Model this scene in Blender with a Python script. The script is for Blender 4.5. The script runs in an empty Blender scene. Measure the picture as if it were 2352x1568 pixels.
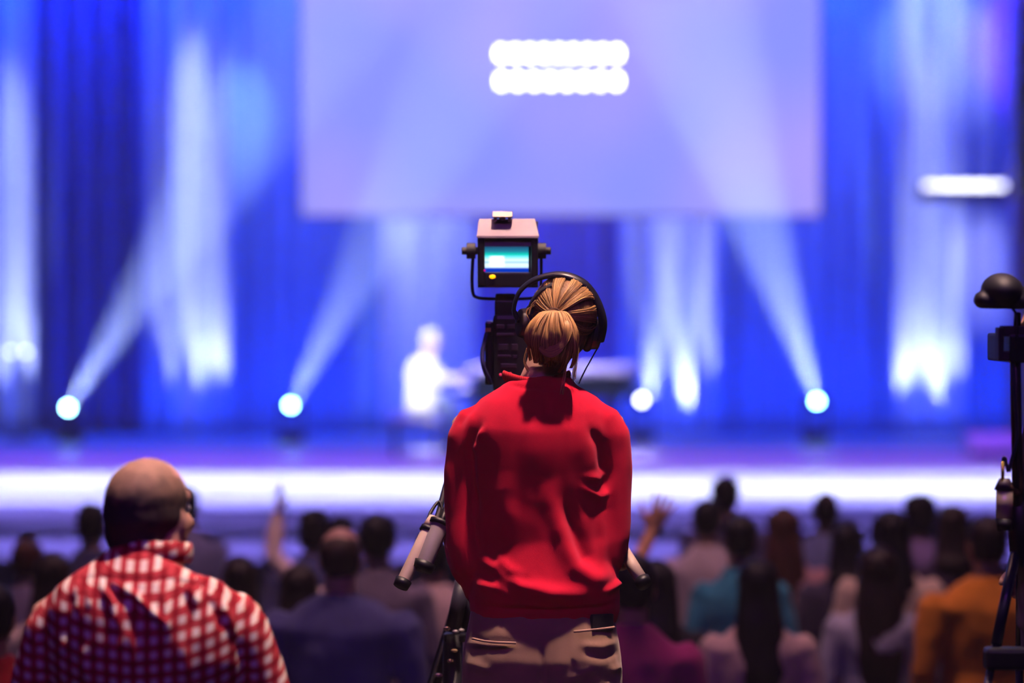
import bpy, bmesh, math, random
from mathutils import Vector, Matrix, Euler, noise
PI = math.pi
R = math.radians
random.seed(7)
SC = bpy.context.scene
COL = SC.collection

# ------------------------------------------------------------------ camera
W_, H_ = 2352, 1568
LENS = 100.0
F = W_ * LENS / 36.0
HOR = 700.0                      # horizon row of the photograph
TH = math.atan((H_/2 - HOR) / F)
CAM = Vector((0, 0, 2.7))
cd = bpy.data.cameras.new('camera')
cam = bpy.data.objects.new('camera', cd); COL.objects.link(cam)
cam.location = CAM
cam.rotation_euler = (PI/2 - TH, 0, 0)
cd.lens = LENS; cd.sensor_width = 36; cd.clip_end = 200
cd.dof.use_dof = True
cd.dof.focus_distance = 7.0
cd.dof.aperture_fstop = LENS/1000/0.066
SC.camera = cam
FW = Vector((0, math.cos(TH), -math.sin(TH)))
UPV = Vector((0, math.sin(TH), math.cos(TH)))

def at(px, py, Y):
    """world point at depth Y behind the picture position px, py"""
    r = FW + Vector((1, 0, 0))*((px - W_/2)/F) - UPV*((py - H_/2)/F)
    return CAM + r*(Y / r.y)
def S(Y): return Y/F             # metres per pixel at depth Y

# ------------------------------------------------------------------ materials
def nmat(name):
    m = bpy.data.materials.new(name); m.use_nodes = True
    nt = m.node_tree
    return m, nt, nt.nodes['Principled BSDF']
def lnk(nt, a, b): nt.links.new(a, b)
def coords(nt, kind='Object', scale=(1, 1, 1)):
    tc = nt.nodes.new('ShaderNodeTexCoord'); mp = nt.nodes.new('ShaderNodeMapping')
    mp.inputs['Scale'].default_value = scale
    lnk(nt, tc.outputs[kind], mp.inputs['Vector'])
    return mp.outputs['Vector']
def add_bump(nt, b, scale, strength, sc3=(1, 1, 1), dist=.01, detail=3):
    n = nt.nodes.new('ShaderNodeTexNoise'); n.inputs['Scale'].default_value = scale
    n.inputs['Detail'].default_value = detail
    lnk(nt, coords(nt, 'Object', sc3), n.inputs['Vector'])
    bp = nt.nodes.new('ShaderNodeBump'); bp.inputs['Strength'].default_value = strength
    bp.inputs['Distance'].default_value = dist
    lnk(nt, n.outputs['Fac'], bp.inputs['Height']); lnk(nt, bp.outputs['Normal'], b.inputs['Normal'])
    return n
def vary(nt, b, col, scale=6, amount=.25, sc3=(1, 1, 1)):
    n = nt.nodes.new('ShaderNodeTexNoise'); n.inputs['Scale'].default_value = scale
    lnk(nt, coords(nt, 'Object', sc3), n.inputs['Vector'])
    r = nt.nodes.new('ShaderNodeValToRGB')
    r.color_ramp.elements[0].position = .3; r.color_ramp.elements[1].position = .7
    r.color_ramp.elements[0].color = (*[c*(1-amount) for c in col], 1)
    r.color_ramp.elements[1].color = (*[min(1, c*(1+amount)) for c in col], 1)
    lnk(nt, n.outputs['Fac'], r.inputs['Fac']); lnk(nt, r.outputs['Color'], b.inputs['Base Color'])
_mc = {}
def fabric(col, rough=.9, weave=500, sheen=.2):
    k = ('f', col, rough)
    if k in _mc: return _mc[k]
    m, nt, b = nmat('woven_fabric')
    vary(nt, b, col, 9, .12)
    b.inputs['Roughness'].default_value = rough
    b.inputs['Specular IOR Level'].default_value = .2
    b.inputs['Sheen Weight'].default_value = sheen
    add_bump(nt, b, weave, .25, dist=.001)
    _mc[k] = m; return m
def plain(col, rough=.5, metal=0., spec=.5, bump=0, name='plastic'):
    k = ('p', col, rough, metal, spec, bump)
    if k in _mc: return _mc[k]
    m, nt, b = nmat(name)
    vary(nt, b, col, 14, .1)
    b.inputs['Roughness'].default_value = rough
    b.inputs['Metallic'].default_value = metal
    b.inputs['Specular IOR Level'].default_value = spec
    if bump: add_bump(nt, b, 120, bump, dist=.001)
    _mc[k] = m; return m
def emit(col, s, name='lamp_glow'):
    k = ('e', col, s)
    if k in _mc: return _mc[k]
    m, nt, b = nmat(name)
    b.inputs['Base Color'].default_value = (*col, 1)
    b.inputs['Emission Color'].default_value = (*col, 1)
    b.inputs['Emission Strength'].default_value = s
    _mc[k] = m; return m
def skin(col=(.55, .30, .22)):
    k = ('s', col)
    if k in _mc: return _mc[k]
    m, nt, b = nmat('skin')
    vary(nt, b, col, 25, .1)
    b.inputs['Roughness'].default_value = .5
    b.inputs['Subsurface Weight'].default_value = .0
    add_bump(nt, b, 250, .15, dist=.0015)
    _mc[k] = m; return m
def hair_m(col, strands=False):
    k = ('h', col, strands)
    if k in _mc: return _mc[k]
    m, nt, b = nmat('hair')
    b.inputs['Roughness'].default_value = .38
    b.inputs['Specular IOR Level'].default_value = .3
    if strands:
        g = nt.nodes.new('ShaderNodeNewGeometry')
        r = nt.nodes.new('ShaderNodeValToRGB')
        r.color_ramp.elements[0].color = (*[c*.38 for c in col], 1)
        r.color_ramp.elements[1].color = (*[min(1, c*1.3) for c in col], 1)
        lnk(nt, g.outputs['Random Per Island'], r.inputs['Fac'])
        lnk(nt, r.outputs['Color'], b.inputs['Base Color'])
    else:
        vary(nt, b, col, 40, .4, (1, 1, .12))
        add_bump(nt, b, 90, .8, (1, 1, .1), .01)
    _mc[k] = m; return m

# ------------------------------------------------------------------ mesh helpers
def link(name, me, mat, parent=None, smooth=True):
    o = bpy.data.objects.new(name, me); COL.objects.link(o)
    if mat is not None and not me.materials:
        for mm in (mat if isinstance(mat, (list, tuple)) else [mat]): me.materials.append(mm)
    if smooth:
        me.polygons.foreach_set('use_smooth', [True]*len(me.polygons))
    if parent is not None:
        me.transform(Matrix.Translation(-parent['o_'].copy() if False else -wloc(parent)))
        o.parent = parent
    return o
_loc = {}
def wloc(o): return _loc.get(o.name, Vector((0, 0, 0)))
def to_mesh(bm, name='mesh'):
    bmesh.ops.recalc_face_normals(bm, faces=bm.faces)
    me = bpy.data.meshes.new(name); bm.to_mesh(me); bm.free(); return me
def obj(name, bm, mat, parent=None, smooth=False, bevel=0):
    """one mesh object; vertices are given in world space, the origin follows the parent"""
    if bevel:
        es = [e for e in bm.edges if len(e.link_faces) == 2 and e.calc_face_angle(0) > R(35)]
        bmesh.ops.bevel(bm, geom=es, offset=bevel, segments=2, affect='EDGES', profile=.6)
    me = to_mesh(bm, name)
    o = link(name, me, mat, parent, smooth)
    _loc[o.name] = wloc(parent) if parent is not None else Vector((0, 0, 0))
    return o
def tag(o, label=None, cat=None, group=None, kind=None):
    if label: o['label'] = label
    if cat: o['category'] = cat
    if group: o['group'] = group
    if kind: o['kind'] = kind
    return o
def thing(name, label, cat, loc, group=None):
    o = bpy.data.objects.new(name, None); COL.objects.link(o)
    o.empty_display_size = .1
    o.location = loc; _loc[o.name] = Vector(loc)
    return tag(o, label, cat, group)
def box(bm, lo, hi, rot=None, c=None):
    lo, hi = Vector(lo), Vector(hi)
    m = Matrix.Translation((lo+hi)/2) @ Matrix.Diagonal((*(hi-lo), 1))
    if rot is not None:
        c = Vector(c) if c is not None else (lo+hi)/2
        m = Matrix.Translation(c) @ rot.to_matrix().to_4x4() @ Matrix.Translation(-c) @ m
    bmesh.ops.create_cube(bm, size=1, matrix=m)
def ell(bm, c, r, rot=None, sub=3):
    m = Matrix.Translation(Vector(c))
    if rot is not None: m = m @ rot
    m = m @ Matrix.Diagonal((*r, 1))
    bmesh.ops.create_icosphere(bm, subdivisions=sub, radius=1, matrix=m)
def loft(bm, pts, rads, n=14, ref=(1, 0, 0), capr=.5):
    """closed tube through pts; rads are (a, b) half-widths along ref and across it"""
    pts = [Vector(p) for p in pts]
    rads = [(r, r) if not isinstance(r, (tuple, list)) else r for r in rads]
    ref = Vector(ref); N = len(pts); rings = []
    tan = []
    for i in range(N):
        t = (pts[min(i+1, N-1)] - pts[max(i-1, 0)])
        tan.append(t.normalized() if t.length > 1e-9 else Vector((0, 0, 1)))
    A = None
    for i in range(N):
        T = tan[i]
        a = (ref if A is None else A)
        a = a - T*a.dot(T)
        if a.length < 1e-4: a = Vector((0, 1, 0)) - T*T.y
        a.normalize(); A = a
        B = T.cross(a)
        rings.append((pts[i], a, B, rads[i]))
    out = []
    if capr:
        p, a, b, r = rings[0]; m = min(r)*capr
        out.append((p - tan[0]*m, a, b, (r[0]*.55, r[1]*.55)))
    out += rings
    if capr:
        p, a, b, r = rings[-1]; m = min(r)*capr
        out.append((p + tan[-1]*m, a, b, (r[0]*.55, r[1]*.55)))
    vr = []
    for p, a, b, r in out:
        vr.append([bm.verts.new(p + a*(math.cos(2*PI*k/n)*r[0]) + b*(math.sin(2*PI*k/n)*r[1])) for k in range(n)])
    for i in range(len(vr)-1):
        for k in range(n):
            bm.faces.new((vr[i][k], vr[i][(k+1) % n], vr[i+1][(k+1) % n], vr[i+1][k]))
    bm.faces.new(vr[0][::-1]); bm.faces.new(vr[-1])
def cr(pts, sub=6):
    """Catmull-Rom through points (any tuples)"""
    P = [Vector(p) for p in pts]; out = []
    for i in range(len(P)-1):
        p0, p1, p2, p3 = P[max(i-1, 0)], P[i], P[i+1], P[min(i+2, len(P)-1)]
        for s in range(sub):
            t = s/sub
            out.append(.5*((2*p1) + (p2-p0)*t + (2*p0-5*p1+4*p2-p3)*t*t + (3*p1-p0-3*p2+p3)*t**3))
    out.append(P[-1]); return out
def cyl(bm, a, b, r, r2=None, n=20):
    a, b = Vector(a), Vector(b); r2 = r if r2 is None else r2
    d = b-a; q = d.to_track_quat('Z', 'Y').to_matrix().to_4x4()
    bmesh.ops.create_cone(bm, cap_ends=True, segments=n, radius1=r, radius2=r2, depth=d.length, matrix=Matrix.Translation((a+b)/2) @ q)
def tube(bm, pts, r, n=8, sub=6, taper=None):
    c = cr(pts, sub)
    rs = [r if taper is None else r*(1+(taper-1)*i/(len(c)-1)) for i in range(len(c))]
    loft(bm, c, rs, n, capr=.2)
def prism(bm, prof, x0, x1):
    """profile of (y, z) points drawn out along x"""
    a = [bm.verts.new((x0, y, z)) for y, z in prof]; b = [bm.verts.new((x1, y, z)) for y, z in prof]
    n = len(prof)
    for i in range(n): bm.faces.new((a[i], a[(i+1) % n], b[(i+1) % n], b[i]))
    bm.faces.new(a[::-1]); bm.faces.new(b)
def remesh(bm, voxel, smooth=3, fn=None):
    """fuse overlapping closed pieces into one continuous surface; fn(co, normal) -> offset"""
    me = to_mesh(bm); o = bpy.data.objects.new('t', me); COL.objects.link(o)
    m = o.modifiers.new('r', 'REMESH'); m.mode = 'VOXEL'; m.voxel_size = voxel
    if smooth:
        s = o.modifiers.new('s', 'SMOOTH'); s.factor = .5; s.iterations = smooth
    dg = bpy.context.evaluated_depsgraph_get()
    out = bpy.data.meshes.new_from_object(o.evaluated_get(dg))
    bpy.data.objects.remove(o); bpy.data.meshes.remove(me)
    if fn:
        cos = [(v.co.copy(), v.normal.copy()) for v in out.vertices]
        for v, (c, nr) in zip(out.vertices, cos):
            v.co = c + fn(c, nr)
    return out
def mobj(name, me, mat, parent, smooth=True):
    o = link(name, me, mat, parent, smooth); _loc[o.name] = wloc(parent) if parent is not None else Vector((0, 0, 0)); return o
def join_me(me, others):
    """append meshes [(mesh, matrix, material index)] to me"""
    bm = bmesh.new(); bm.from_mesh(me)
    for m2, mx, mi in others:
        k = len(bm.verts); kf = len(bm.faces)
        bm.from_mesh(m2)
        bm.verts.ensure_lookup_table(); bm.faces.ensure_lookup_table()
        for v in bm.verts[k:]: v.co = mx @ v.co
        if mx.determinant() < 0:
            bmesh.ops.reverse_faces(bm, faces=bm.faces[kf:])
        for f in bm.faces[kf:]: f.material_index = mi
    bm.to_mesh(me); bm.free(); return me

# ------------------------------------------------------------------ the hall
def struct(name, bm, mat, smooth=False):
    o = obj(name, bm, mat, None, smooth); o['kind'] = 'structure'; return o
HX, YB, YF, HZ = 13.0, 39.0, -5.0, 12.0
STZ, SY0 = .95, 24.3            # stage height and front
dark_wall = plain((.035, .03, .06), .9, name='painted_wall')
b = bmesh.new(); box(b, (-HX, YF, -.2), (HX, YB, 0)); struct('floor', b, plain((.04, .035, .05), .9, name='carpet'))
b = bmesh.new(); box(b, (-HX, YF, HZ), (HX, YB+.2, HZ+.2)); struct('ceiling', b, dark_wall)
b = bmesh.new(); box(b, (-HX-.2, YF, 0), (-HX, YB, HZ)); struct('wall_left', b, dark_wall)
b = bmesh.new(); box(b, (HX, YF, 0), (HX+.2, YB, HZ)); struct('wall_right', b, dark_wall)
b = bmesh.new(); box(b, (-HX, YF-.2, 0), (HX, YF, HZ)); struct('wall_rear', b, dark_wall)
b = bmesh.new(); box(b, (-HX, YB, 0), (HX, YB+.2, HZ)); struct('wall_back', b, plain((.55, .55, .6), .9, name='cyclorama_paint'))

# stage: glossy painted boards laid across, low front edge with a step below it
m, nt, bs = nmat('stage_boards')
n = nt.nodes.new('ShaderNodeTexNoise'); n.inputs['Scale'].default_value = 1.0; n.inputs['Detail'].default_value = 4
lnk(nt, coords(nt, 'Object', (.1, 2.6, 1)), n.inputs['Vector'])
r = nt.nodes.new('ShaderNodeValToRGB'); r.color_ramp.elements[0].position = .35; r.color_ramp.elements[1].position = .62
r.color_ramp.elements[0].color = (.2, .2, .24, 1); r.color_ramp.elements[1].color = (.9, .9, .92, 1)
lnk(nt, n.outputs['Fac'], r.inputs['Fac']); lnk(nt, r.outputs['Color'], bs.inputs['Base Color'])
bs.inputs['Roughness'].default_value = .45
floor_m = m
edge_m = plain((.6, .6, .65), .6, name='stage_fascia_paint')
def curved_slab(bm, y0f, z0, z1, yb):
    """slab whose front edge bows gently towards the hall"""
    N = 32; top = []; bot = []
    for i in range(N+1):
        x = -HX + 2*HX*i/N
        y = y0f + .012*(x-1.0)**2
        top.append(bm.verts.new((x, y, z1))); bot.append(bm.verts.new((x, y, z0)))
    tb = [bm.verts.new((-HX, yb, z1)), bm.verts.new((HX, yb, z1))]
    bb = [bm.verts.new((-HX, yb, z0)), bm.verts.new((HX, yb, z0))]
    for i in range(N): bm.faces.new((top[i], bot[i], bot[i+1], top[i+1]))
    bm.faces.new([tb[0]]+top+[tb[1]]); bm.faces.new(([bb[0]]+bot+[bb[1]])[::-1])
    bm.faces.new((tb[0], tb[1], bb[1], bb[0])); bm.faces.new((tb[0], bb[0], bot[0], top[0])); bm.faces.new((tb[1], top[-1], bot[-1], bb[1]))
b = bmesh.new(); curved_slab(b, SY0, STZ-.06, STZ, YB); struct('floor_stage', b, floor_m)
b = bmesh.new(); curved_slab(b, SY0+.03, STZ-.17, STZ-.061, YB-1); struct('trim_1', b, edge_m)
b = bmesh.new(); curved_slab(b, SY0+.4, 0.0, STZ-.171, YB-1); struct('trim_2', b, plain((.02, .05, .06), .8))
b = bmesh.new(); curved_slab(b, SY0-.25, .52, .66, SY0+3); struct('trim_3', b, edge_m)
b = bmesh.new(); curved_slab(b, SY0-.1, 0.0, .519, SY0+3); struct('trim_4', b, plain((.02, .03, .05), .8))
# side pier of the proscenium at the right edge of the picture
b = bmesh.new(); px = at(2333, 600, 36.0).x; box(b, (px, 35.9, STZ), (px+3.2, 36.6, HZ)); struct('wall_proscenium_right', b, plain((.35, .25, .4), .8, name='painted_wall'))

# ------------------------------------------------------------------ drapes
def curtain(px0, px1, Y, col, pleats, amp, label, cat='curtain', group=None, seed=0, z0=STZ+.02, z1=9.0, rough=.85, sharp=1.0, pm=None):
    x0, x1 = at(px0, 700, Y).x, at(px1, 700, Y).x
    rr = random.Random(seed)
    N = max(24, int(pleats*14)); M = 30
    ph = [rr.uniform(-.35, .35) for _ in range(int(pleats)+3)]
    am = [rr.uniform(.6, 1.25) for _ in range(int(pleats)+3)]
    bm = bmesh.new()
    def yy(u, v):
        t = u*pleats; k = int(t); a = am[k]*(1-(t-k)) + am[k+1]*(t-k); p = ph[k]*(1-(t-k)) + ph[k+1]*(t-k)
        w = math.cos(2*PI*(t+p*.6) + .5*math.sin(3*v+seed)*.3)
        w = math.copysign(abs(w)**sharp, w)
        return -amp*a*w*(.75+.25*v)
    fr = []; bk = []
    for j in range(M+1):
        v = 1-j/M; z = z0+(z1-z0)*j/M
        fr.append([bm.verts.new((x0+(x1-x0)*i/N, Y+yy(i/N, v), z)) for i in range(N+1)])
        bk.append([bm.verts.new((x0+(x1-x0)*i/N, Y+yy(i/N, v)+.012, z)) for i in range(N+1)])
    for j in range(M):
        for i in range(N):
            bm.faces.new((fr[j][i], fr[j][i+1], fr[j+1][i+1], fr[j+1][i]))
            bm.faces.new((bk[j][i+1], bk[j][i], bk[j+1][i], bk[j+1][i+1]))
        bm.faces.new((fr[j][0], fr[j+1][0], bk[j+1][0], bk[j][0]))
        bm.faces.new((fr[j][N], bk[j][N], bk[j+1][N], fr[j+1][N]))
    for i in range(N):
        bm.faces.new((fr[0][i], bk[0][i], bk[0][i+1], fr[0][i+1])); bm.faces.new((fr[M][i], fr[M][i+1], bk[M][i+1], bk[M][i]))
    o = obj('curtain', bm, pm or fabric(col, rough), None, True)
    return tag(o, label, cat, group)
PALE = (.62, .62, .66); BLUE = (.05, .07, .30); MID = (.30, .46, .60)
G = 'stage curtains'
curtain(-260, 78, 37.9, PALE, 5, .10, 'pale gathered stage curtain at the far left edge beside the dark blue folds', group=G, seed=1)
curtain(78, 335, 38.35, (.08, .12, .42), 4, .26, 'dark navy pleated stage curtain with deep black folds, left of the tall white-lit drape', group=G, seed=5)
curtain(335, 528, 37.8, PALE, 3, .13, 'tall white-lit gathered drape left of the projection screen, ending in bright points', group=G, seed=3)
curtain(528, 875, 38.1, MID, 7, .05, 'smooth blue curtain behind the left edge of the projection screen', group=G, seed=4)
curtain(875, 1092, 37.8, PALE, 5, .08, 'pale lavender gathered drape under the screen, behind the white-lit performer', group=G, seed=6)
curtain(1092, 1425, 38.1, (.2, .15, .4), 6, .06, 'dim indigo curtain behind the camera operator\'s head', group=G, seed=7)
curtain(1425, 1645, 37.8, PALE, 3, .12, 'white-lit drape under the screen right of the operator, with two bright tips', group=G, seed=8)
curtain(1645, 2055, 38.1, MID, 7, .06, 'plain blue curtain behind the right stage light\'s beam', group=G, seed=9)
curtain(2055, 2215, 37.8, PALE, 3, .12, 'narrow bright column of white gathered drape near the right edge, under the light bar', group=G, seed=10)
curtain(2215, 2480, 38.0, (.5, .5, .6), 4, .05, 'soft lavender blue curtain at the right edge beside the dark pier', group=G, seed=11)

# ------------------------------------------------------------------ projection screen
YS = 36.6
p0 = at(693, 494, YS); p1 = at(1882, 494, YS)
scr = thing('projection_screen', 'huge glowing lavender projection screen hanging above the stage with two white lines', 'screen', ((p0.x+p1.x)/2, YS, p0.z))
m, nt, bs = nmat('projected_picture')
n = nt.nodes.new('ShaderNodeTexNoise'); n.inputs['Scale'].default_value = .42; n.inputs['Detail'].default_value = 1
lnk(nt, coords(nt, 'Object', (1, 1, .8)), n.inputs['Vector'])
r = nt.nodes.new('ShaderNodeValToRGB'); r.color_ramp.elements[0].position = .38; r.color_ramp.elements[1].position = .64
r.color_ramp.elements[0].color = (.25, .29, 1, 1); r.color_ramp.elements[1].color = (.40, .33, .97, 1)
lnk(nt, n.outputs['Fac'], r.inputs['Fac']); lnk(nt, r.outputs['Color'], bs.inputs['Emission Color'])
bs.inputs['Base Color'].default_value = (.06, .06, .07, 1); bs.inputs['Emission Strength'].default_value = 1.12; bs.inputs['Roughness'].default_value = 1
SCREEN_MAT = bs
ztop = p0.z + 5.0
b = bmesh.new(); box(b, (p0.x, YS, p0.z), (p1.x, YS+.02, ztop)); obj('screen_cloth', b, m, scr)
b = bmesh.new()
fr_ = .03
for lo, hi in (((p0.x-fr_, YS+.021, p0.z-fr_), (p1.x+fr_, YS+.08, p0.z+fr_)), ((p0.x-fr_, YS+.021, ztop-fr_), (p1.x+fr_, YS+.08, ztop+fr_)),
               ((p0.x-fr_, YS+.021, p0.z+fr_), (p0.x+fr_, YS+.08, ztop-fr_)), ((p1.x-fr_, YS+.021, p0.z+fr_), (p1.x+fr_, YS+.08, ztop-fr_))):
    box(b, lo, hi)
obj('screen_frame', b, plain((.2, .2, .25), .6), scr)
# two lines of projected white lettering, out of focus beyond reading: short white strokes
for row, (yp, xa, xb) in enumerate(((123, 1151, 1417), (186, 1152, 1416))):
    k = 9 if row == 0 else 8
    for i in range(k):
        b = bmesh.new(); c = at(xa + (xb-xa)*i/(k-1), yp, YS-.004); w = .036; h = .062
        box(b, (c.x-w, c.y-.003, c.z-h), (c.x+w, c.y, c.z+h))
        obj('projected_letter', b, emit((.93, .96, 1), 16), scr)

# ------------------------------------------------------------------ lights helper
def spot(name, loc, tgt, col, power, ang, blend=.5, size=.05, sc=None):
    l = bpy.data.lights.new(name, 'SPOT'); l.color = col; l.energy = power; l.spot_size = R(ang); l.spot_blend = blend; l.shadow_soft_size = size
    o = bpy.data.objects.new(name, l); COL.objects.link(o); o.location = loc
    o.rotation_euler = (Vector(tgt)-Vector(loc)).to_track_quat('-Z', 'Y').to_euler()
    if sc: o.scale = sc
    return o
def area(name, loc, tgt, col, power, sx, sy):
    l = bpy.data.lights.new(name, 'AREA'); l.color = col; l.energy = power; l.shape = 'RECTANGLE'; l.size = sx; l.size_y = sy
    o = bpy.data.objects.new(name, l); COL.objects.link(o); o.location = loc
    o.rotation_euler = (Vector(tgt)-Vector(loc)).to_track_quat('-Z', 'Y').to_euler()
    return o

# ------------------------------------------------------------------ moving head stage lights
blk = plain((.015, .015, .018), .45)
LY = 36.0
def moving_head(px, py, Y, label, lens, strength, tgt=None, pw=0, ang=14, col=(.45, .6, 1), r=.034):
    c = at(px, py, Y); z0 = STZ
    t = thing('stage_light', label, 'stage light', (c.x, Y+.1, z0), 'moving head lights on the stage floor')
    b = bmesh.new(); box(b, (c.x-.16, Y-.02, z0), (c.x+.16, Y+.26, z0+.1)); obj('base', b, blk, t, bevel=.015)
    b = bmesh.new()
    for s in (-1, 1): box(b, (c.x+s*.135-.018, Y+.05, z0+.1), (c.x+s*.135+.018, Y+.19, c.z+.05))
    box(b, (c.x-.14, Y+.06, z0+.101), (c.x+.14, Y+.18, z0+.13))
    obj('yoke', b, blk, t, bevel=.008)
    b = bmesh.new(); cyl(b, (c.x, Y-.01, c.z), (c.x, Y+.16, c.z), .11); cyl(b, (c.x, Y+.12, c.z), (c.x, Y+.3, c.z), .1, .06)
    obj('lamp_head', b, blk, t, True)
    b = bmesh.new(); cyl(b, (c.x, Y-.03, c.z), (c.x, Y-.011, c.z), r); obj('lens', b, emit(lens, strength), t)
    if tgt is not None:
        spot('beam_light', c+Vector((0, -.06, 0)), tgt, col, pw, ang, .35, .03)
moving_head(157, 936, LY, 'bright stage light on the floor at far left throwing a beam up right', (.35, .9, 1), 60, at(345, 640, 34.6), 115000, 16)
moving_head(668, 930, LY, 'bright cyan-white stage light on the floor under the screen\'s left corner', (.3, .85, 1), 60, at(860, 560, 34.4), 90000, 17)
moving_head(1474, 918, LY, 'paler lavender stage light just right of the operator\'s shoulder, without a clear beam', (.6, .65, 1), 32)
moving_head(1876, 921, LY, 'bright stage light on the right throwing a wide beam up to the left', (.3, .9, 1), 60, at(1745, 520, 34.8), 150000, 19)
# two small dim lamps on a stand at the far left
sx = at(42, 808, 37.0)
t = thing('lamp_stand', 'thin stand with two small pale lamps at the far left edge of the stage', 'light stand', (sx.x, 37.0, STZ))
b = bmesh.new(); cyl(b, (sx.x, 37, STZ+.02), (sx.x, 37, sx.z), .015); obj('pole', b, blk, t, True)
b = bmesh.new(); cyl(b, (sx.x, 37, STZ), (sx.x, 37, STZ+.03), .2); obj('base', b, blk, t, True)
b = bmesh.new(); cyl(b, (sx.x-.13, 37, sx.z), (sx.x+.13, 37, sx.z), .012); obj('crossbar', b, blk, t, True)
for px in (25, 60):
    c = at(px, 808, 36.93); b = bmesh.new(); cyl(b, c, c+Vector((0, .07, 0)), .045, .03); h = obj('lamp_housing', b, blk, t, True)
    b = bmesh.new(); cyl(b, c-Vector((0, .01, 0)), c-Vector((0, .001, 0)), .03); obj('lens', b, emit((.6, .7, 1), 9), h)

# LED bar at the upper right
YL = 35.6
c0, c1 = at(2121, 426, YL), at(2310, 426, YL)
t = thing('light_bar', 'horizontal white glowing light bar hanging at the upper right of the stage', 'light bar', ((c0.x+c1.x)/2, YL, c0.z))
b = bmesh.new(); box(b, (c0.x-.05, YL, c0.z-.19), (c1.x+.05, YL+.12, c0.z+.06)); obj('housing', b, plain((.08, .07, .2), .5), t, bevel=.01)
for i in range(5):
    xa = c0.x+(c1.x-c0.x)*(i+.04)/5; xb = c0.x+(c1.x-c0.x)*(i+.96)/5
    b = bmesh.new(); box(b, (xa, YL-.015, c0.z-.035), (xb, YL-.001, c0.z+.035)); obj('lamp_cell', b, emit((.80, .82, 1), 5.5 if i in (1, 2, 3) else 4.2), t)
for s in (.12, .88):
    x = c0.x+(c1.x-c0.x)*s; b = bmesh.new(); cyl(b, (x, YL+.06, c0.z+.05), (x, YL+.06, HZ), .012, n=8); obj('hanging_pipe', b, blk, t)
ca, cb = at(2336, 450, 35.4), at(2430, 185, 35.4)
t = thing('loudspeaker', 'dark loudspeaker column hanging at the upper right edge of the stage', 'loudspeaker', ((ca.x+cb.x)/2, 35.4, ca.z))
nb = 3
for i in range(nb):
    z_a = ca.z+(cb.z-ca.z)*i/nb; b = bmesh.new(); box(b, (ca.x, 35.2, z_a+.01), (cb.x, 35.7, z_a+(cb.z-ca.z)/nb-.01)); c_ = obj('cabinet', b, blk, t, bevel=.02)
    b = bmesh.new(); box(b, (ca.x+.03, 35.185, z_a+.04), (cb.x-.03, 35.2, z_a+(cb.z-ca.z)/nb-.04)); obj('grille', b, plain((.02, .02, .04), .8), c_)
b = bmesh.new(); cyl(b, ((ca.x+cb.x)/2, 35.45, cb.z-.02), ((ca.x+cb.x)/2, 35.45, HZ), .015, n=8); obj('hanging_cable', b, blk, t)
# floor monitor, right
c = at(2268, 1045, 32.5)
t = thing('floor_monitor', 'low white box standing on the stage floor at the right edge', 'stage monitor', (c.x, 32.5, STZ))
b = bmesh.new(); prism(b, [(32.4, STZ+.001), (32.42, STZ+.1), (32.7, STZ+.27), (32.95, STZ+.27), (32.95, STZ+.001)], c.x-.2, c.x+.45); obj('cabinet', b, plain((.75, .75, .8), .5), t, bevel=.01)
b = bmesh.new(); box(b, (c.x-.17, 32.385, STZ+.012), (c.x+.42, 32.41, STZ+.085)); obj('grille', b, plain((.2, .2, .3), .8), t)

# ------------------------------------------------------------------ hands (wrist at origin, fingers +z, palm towards +y, thumb towards +x)
def make_hand(pose):
    bm = bmesh.new()
    spread, curl = {'relax': (.25, .35), 'spread': (1.0, .04), 'grip': (.15, 1.15)}[pose]
    loft(bm, [(0, 0, -.03), (0, 0, .0), (.002, 0, .045), (0, 0, .088)], [(.024, .018), (.026, .017), (.038, .015), (.039, .012)], 16)
    ell(bm, (.026, .008, .03), (.016, .014, .03))
    for i, (x, L) in enumerate(((.029, .070), (.010, .079), (-.010, .073), (-.029, .057))):
        a = spread*R((16, 5, -6, -18)[i])
        d = Vector((math.sin(a), 0, math.cos(a))); p = Vector((x, 0, .082)); pts = [p.copy()]
        ang = 0
        for seg, fr in enumerate((.46, .30, .24)):
            ang += curl*(.75, 1.0, .7)[seg]*(1+.06*i)
            dd = d*math.cos(ang) + Vector((0, 1, 0))*math.sin(ang)
            p = p + dd*L*fr; pts.append(p.copy())
        loft(bm, cr(pts, 3), [.0095, .0092, .009, .0088, .0085, .0084, .0082, .0078, .0074, .0066], 10, capr=.7)
    a = R(48 if pose == 'spread' else 30)
    pts = [Vector((.022, .006, .02)), Vector((.022+.04*math.sin(a), .012, .02+.04*math.cos(a))), Vector((.022+.07*math.sin(a)-.004, .018+.01*curl, .02+.072*math.cos(a))),
           Vector((.022+.088*math.sin(a)-.008, .022+.025*curl, .02+.1*math.cos(a)))]
    loft(bm, cr(pts, 3), [.014, .0135, .013, .0115, .011, .0105, .0102, .0098, .009, .0075], 10, capr=.7)
    return remesh(bm, .0035, 2)
HANDS = {k: make_hand(k) for k in ('relax', 'spread', 'grip')}
def hand_mx(wrist, elbow, palm, thumb_side, sc=1.0, d=None):
    z = (Vector(d) if d is not None else (Vector(wrist)-Vector(elbow))).normalized()
    y = Vector(palm); y = (y - z*y.dot(z)).normalized()
    x = y.cross(z)
    want = Vector(thumb_side)
    mir = -1 if x.dot(want) < 0 else 1
    x = x*mir
    m = Matrix(((x.x, y.x, z.x, 0), (x.y, y.y, z.y, 0), (x.z, y.z, z.z, 0), (0, 0, 0, 1)))
    return Matrix.Translation(wrist) @ m @ Matrix.Scale(sc, 4)

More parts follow.
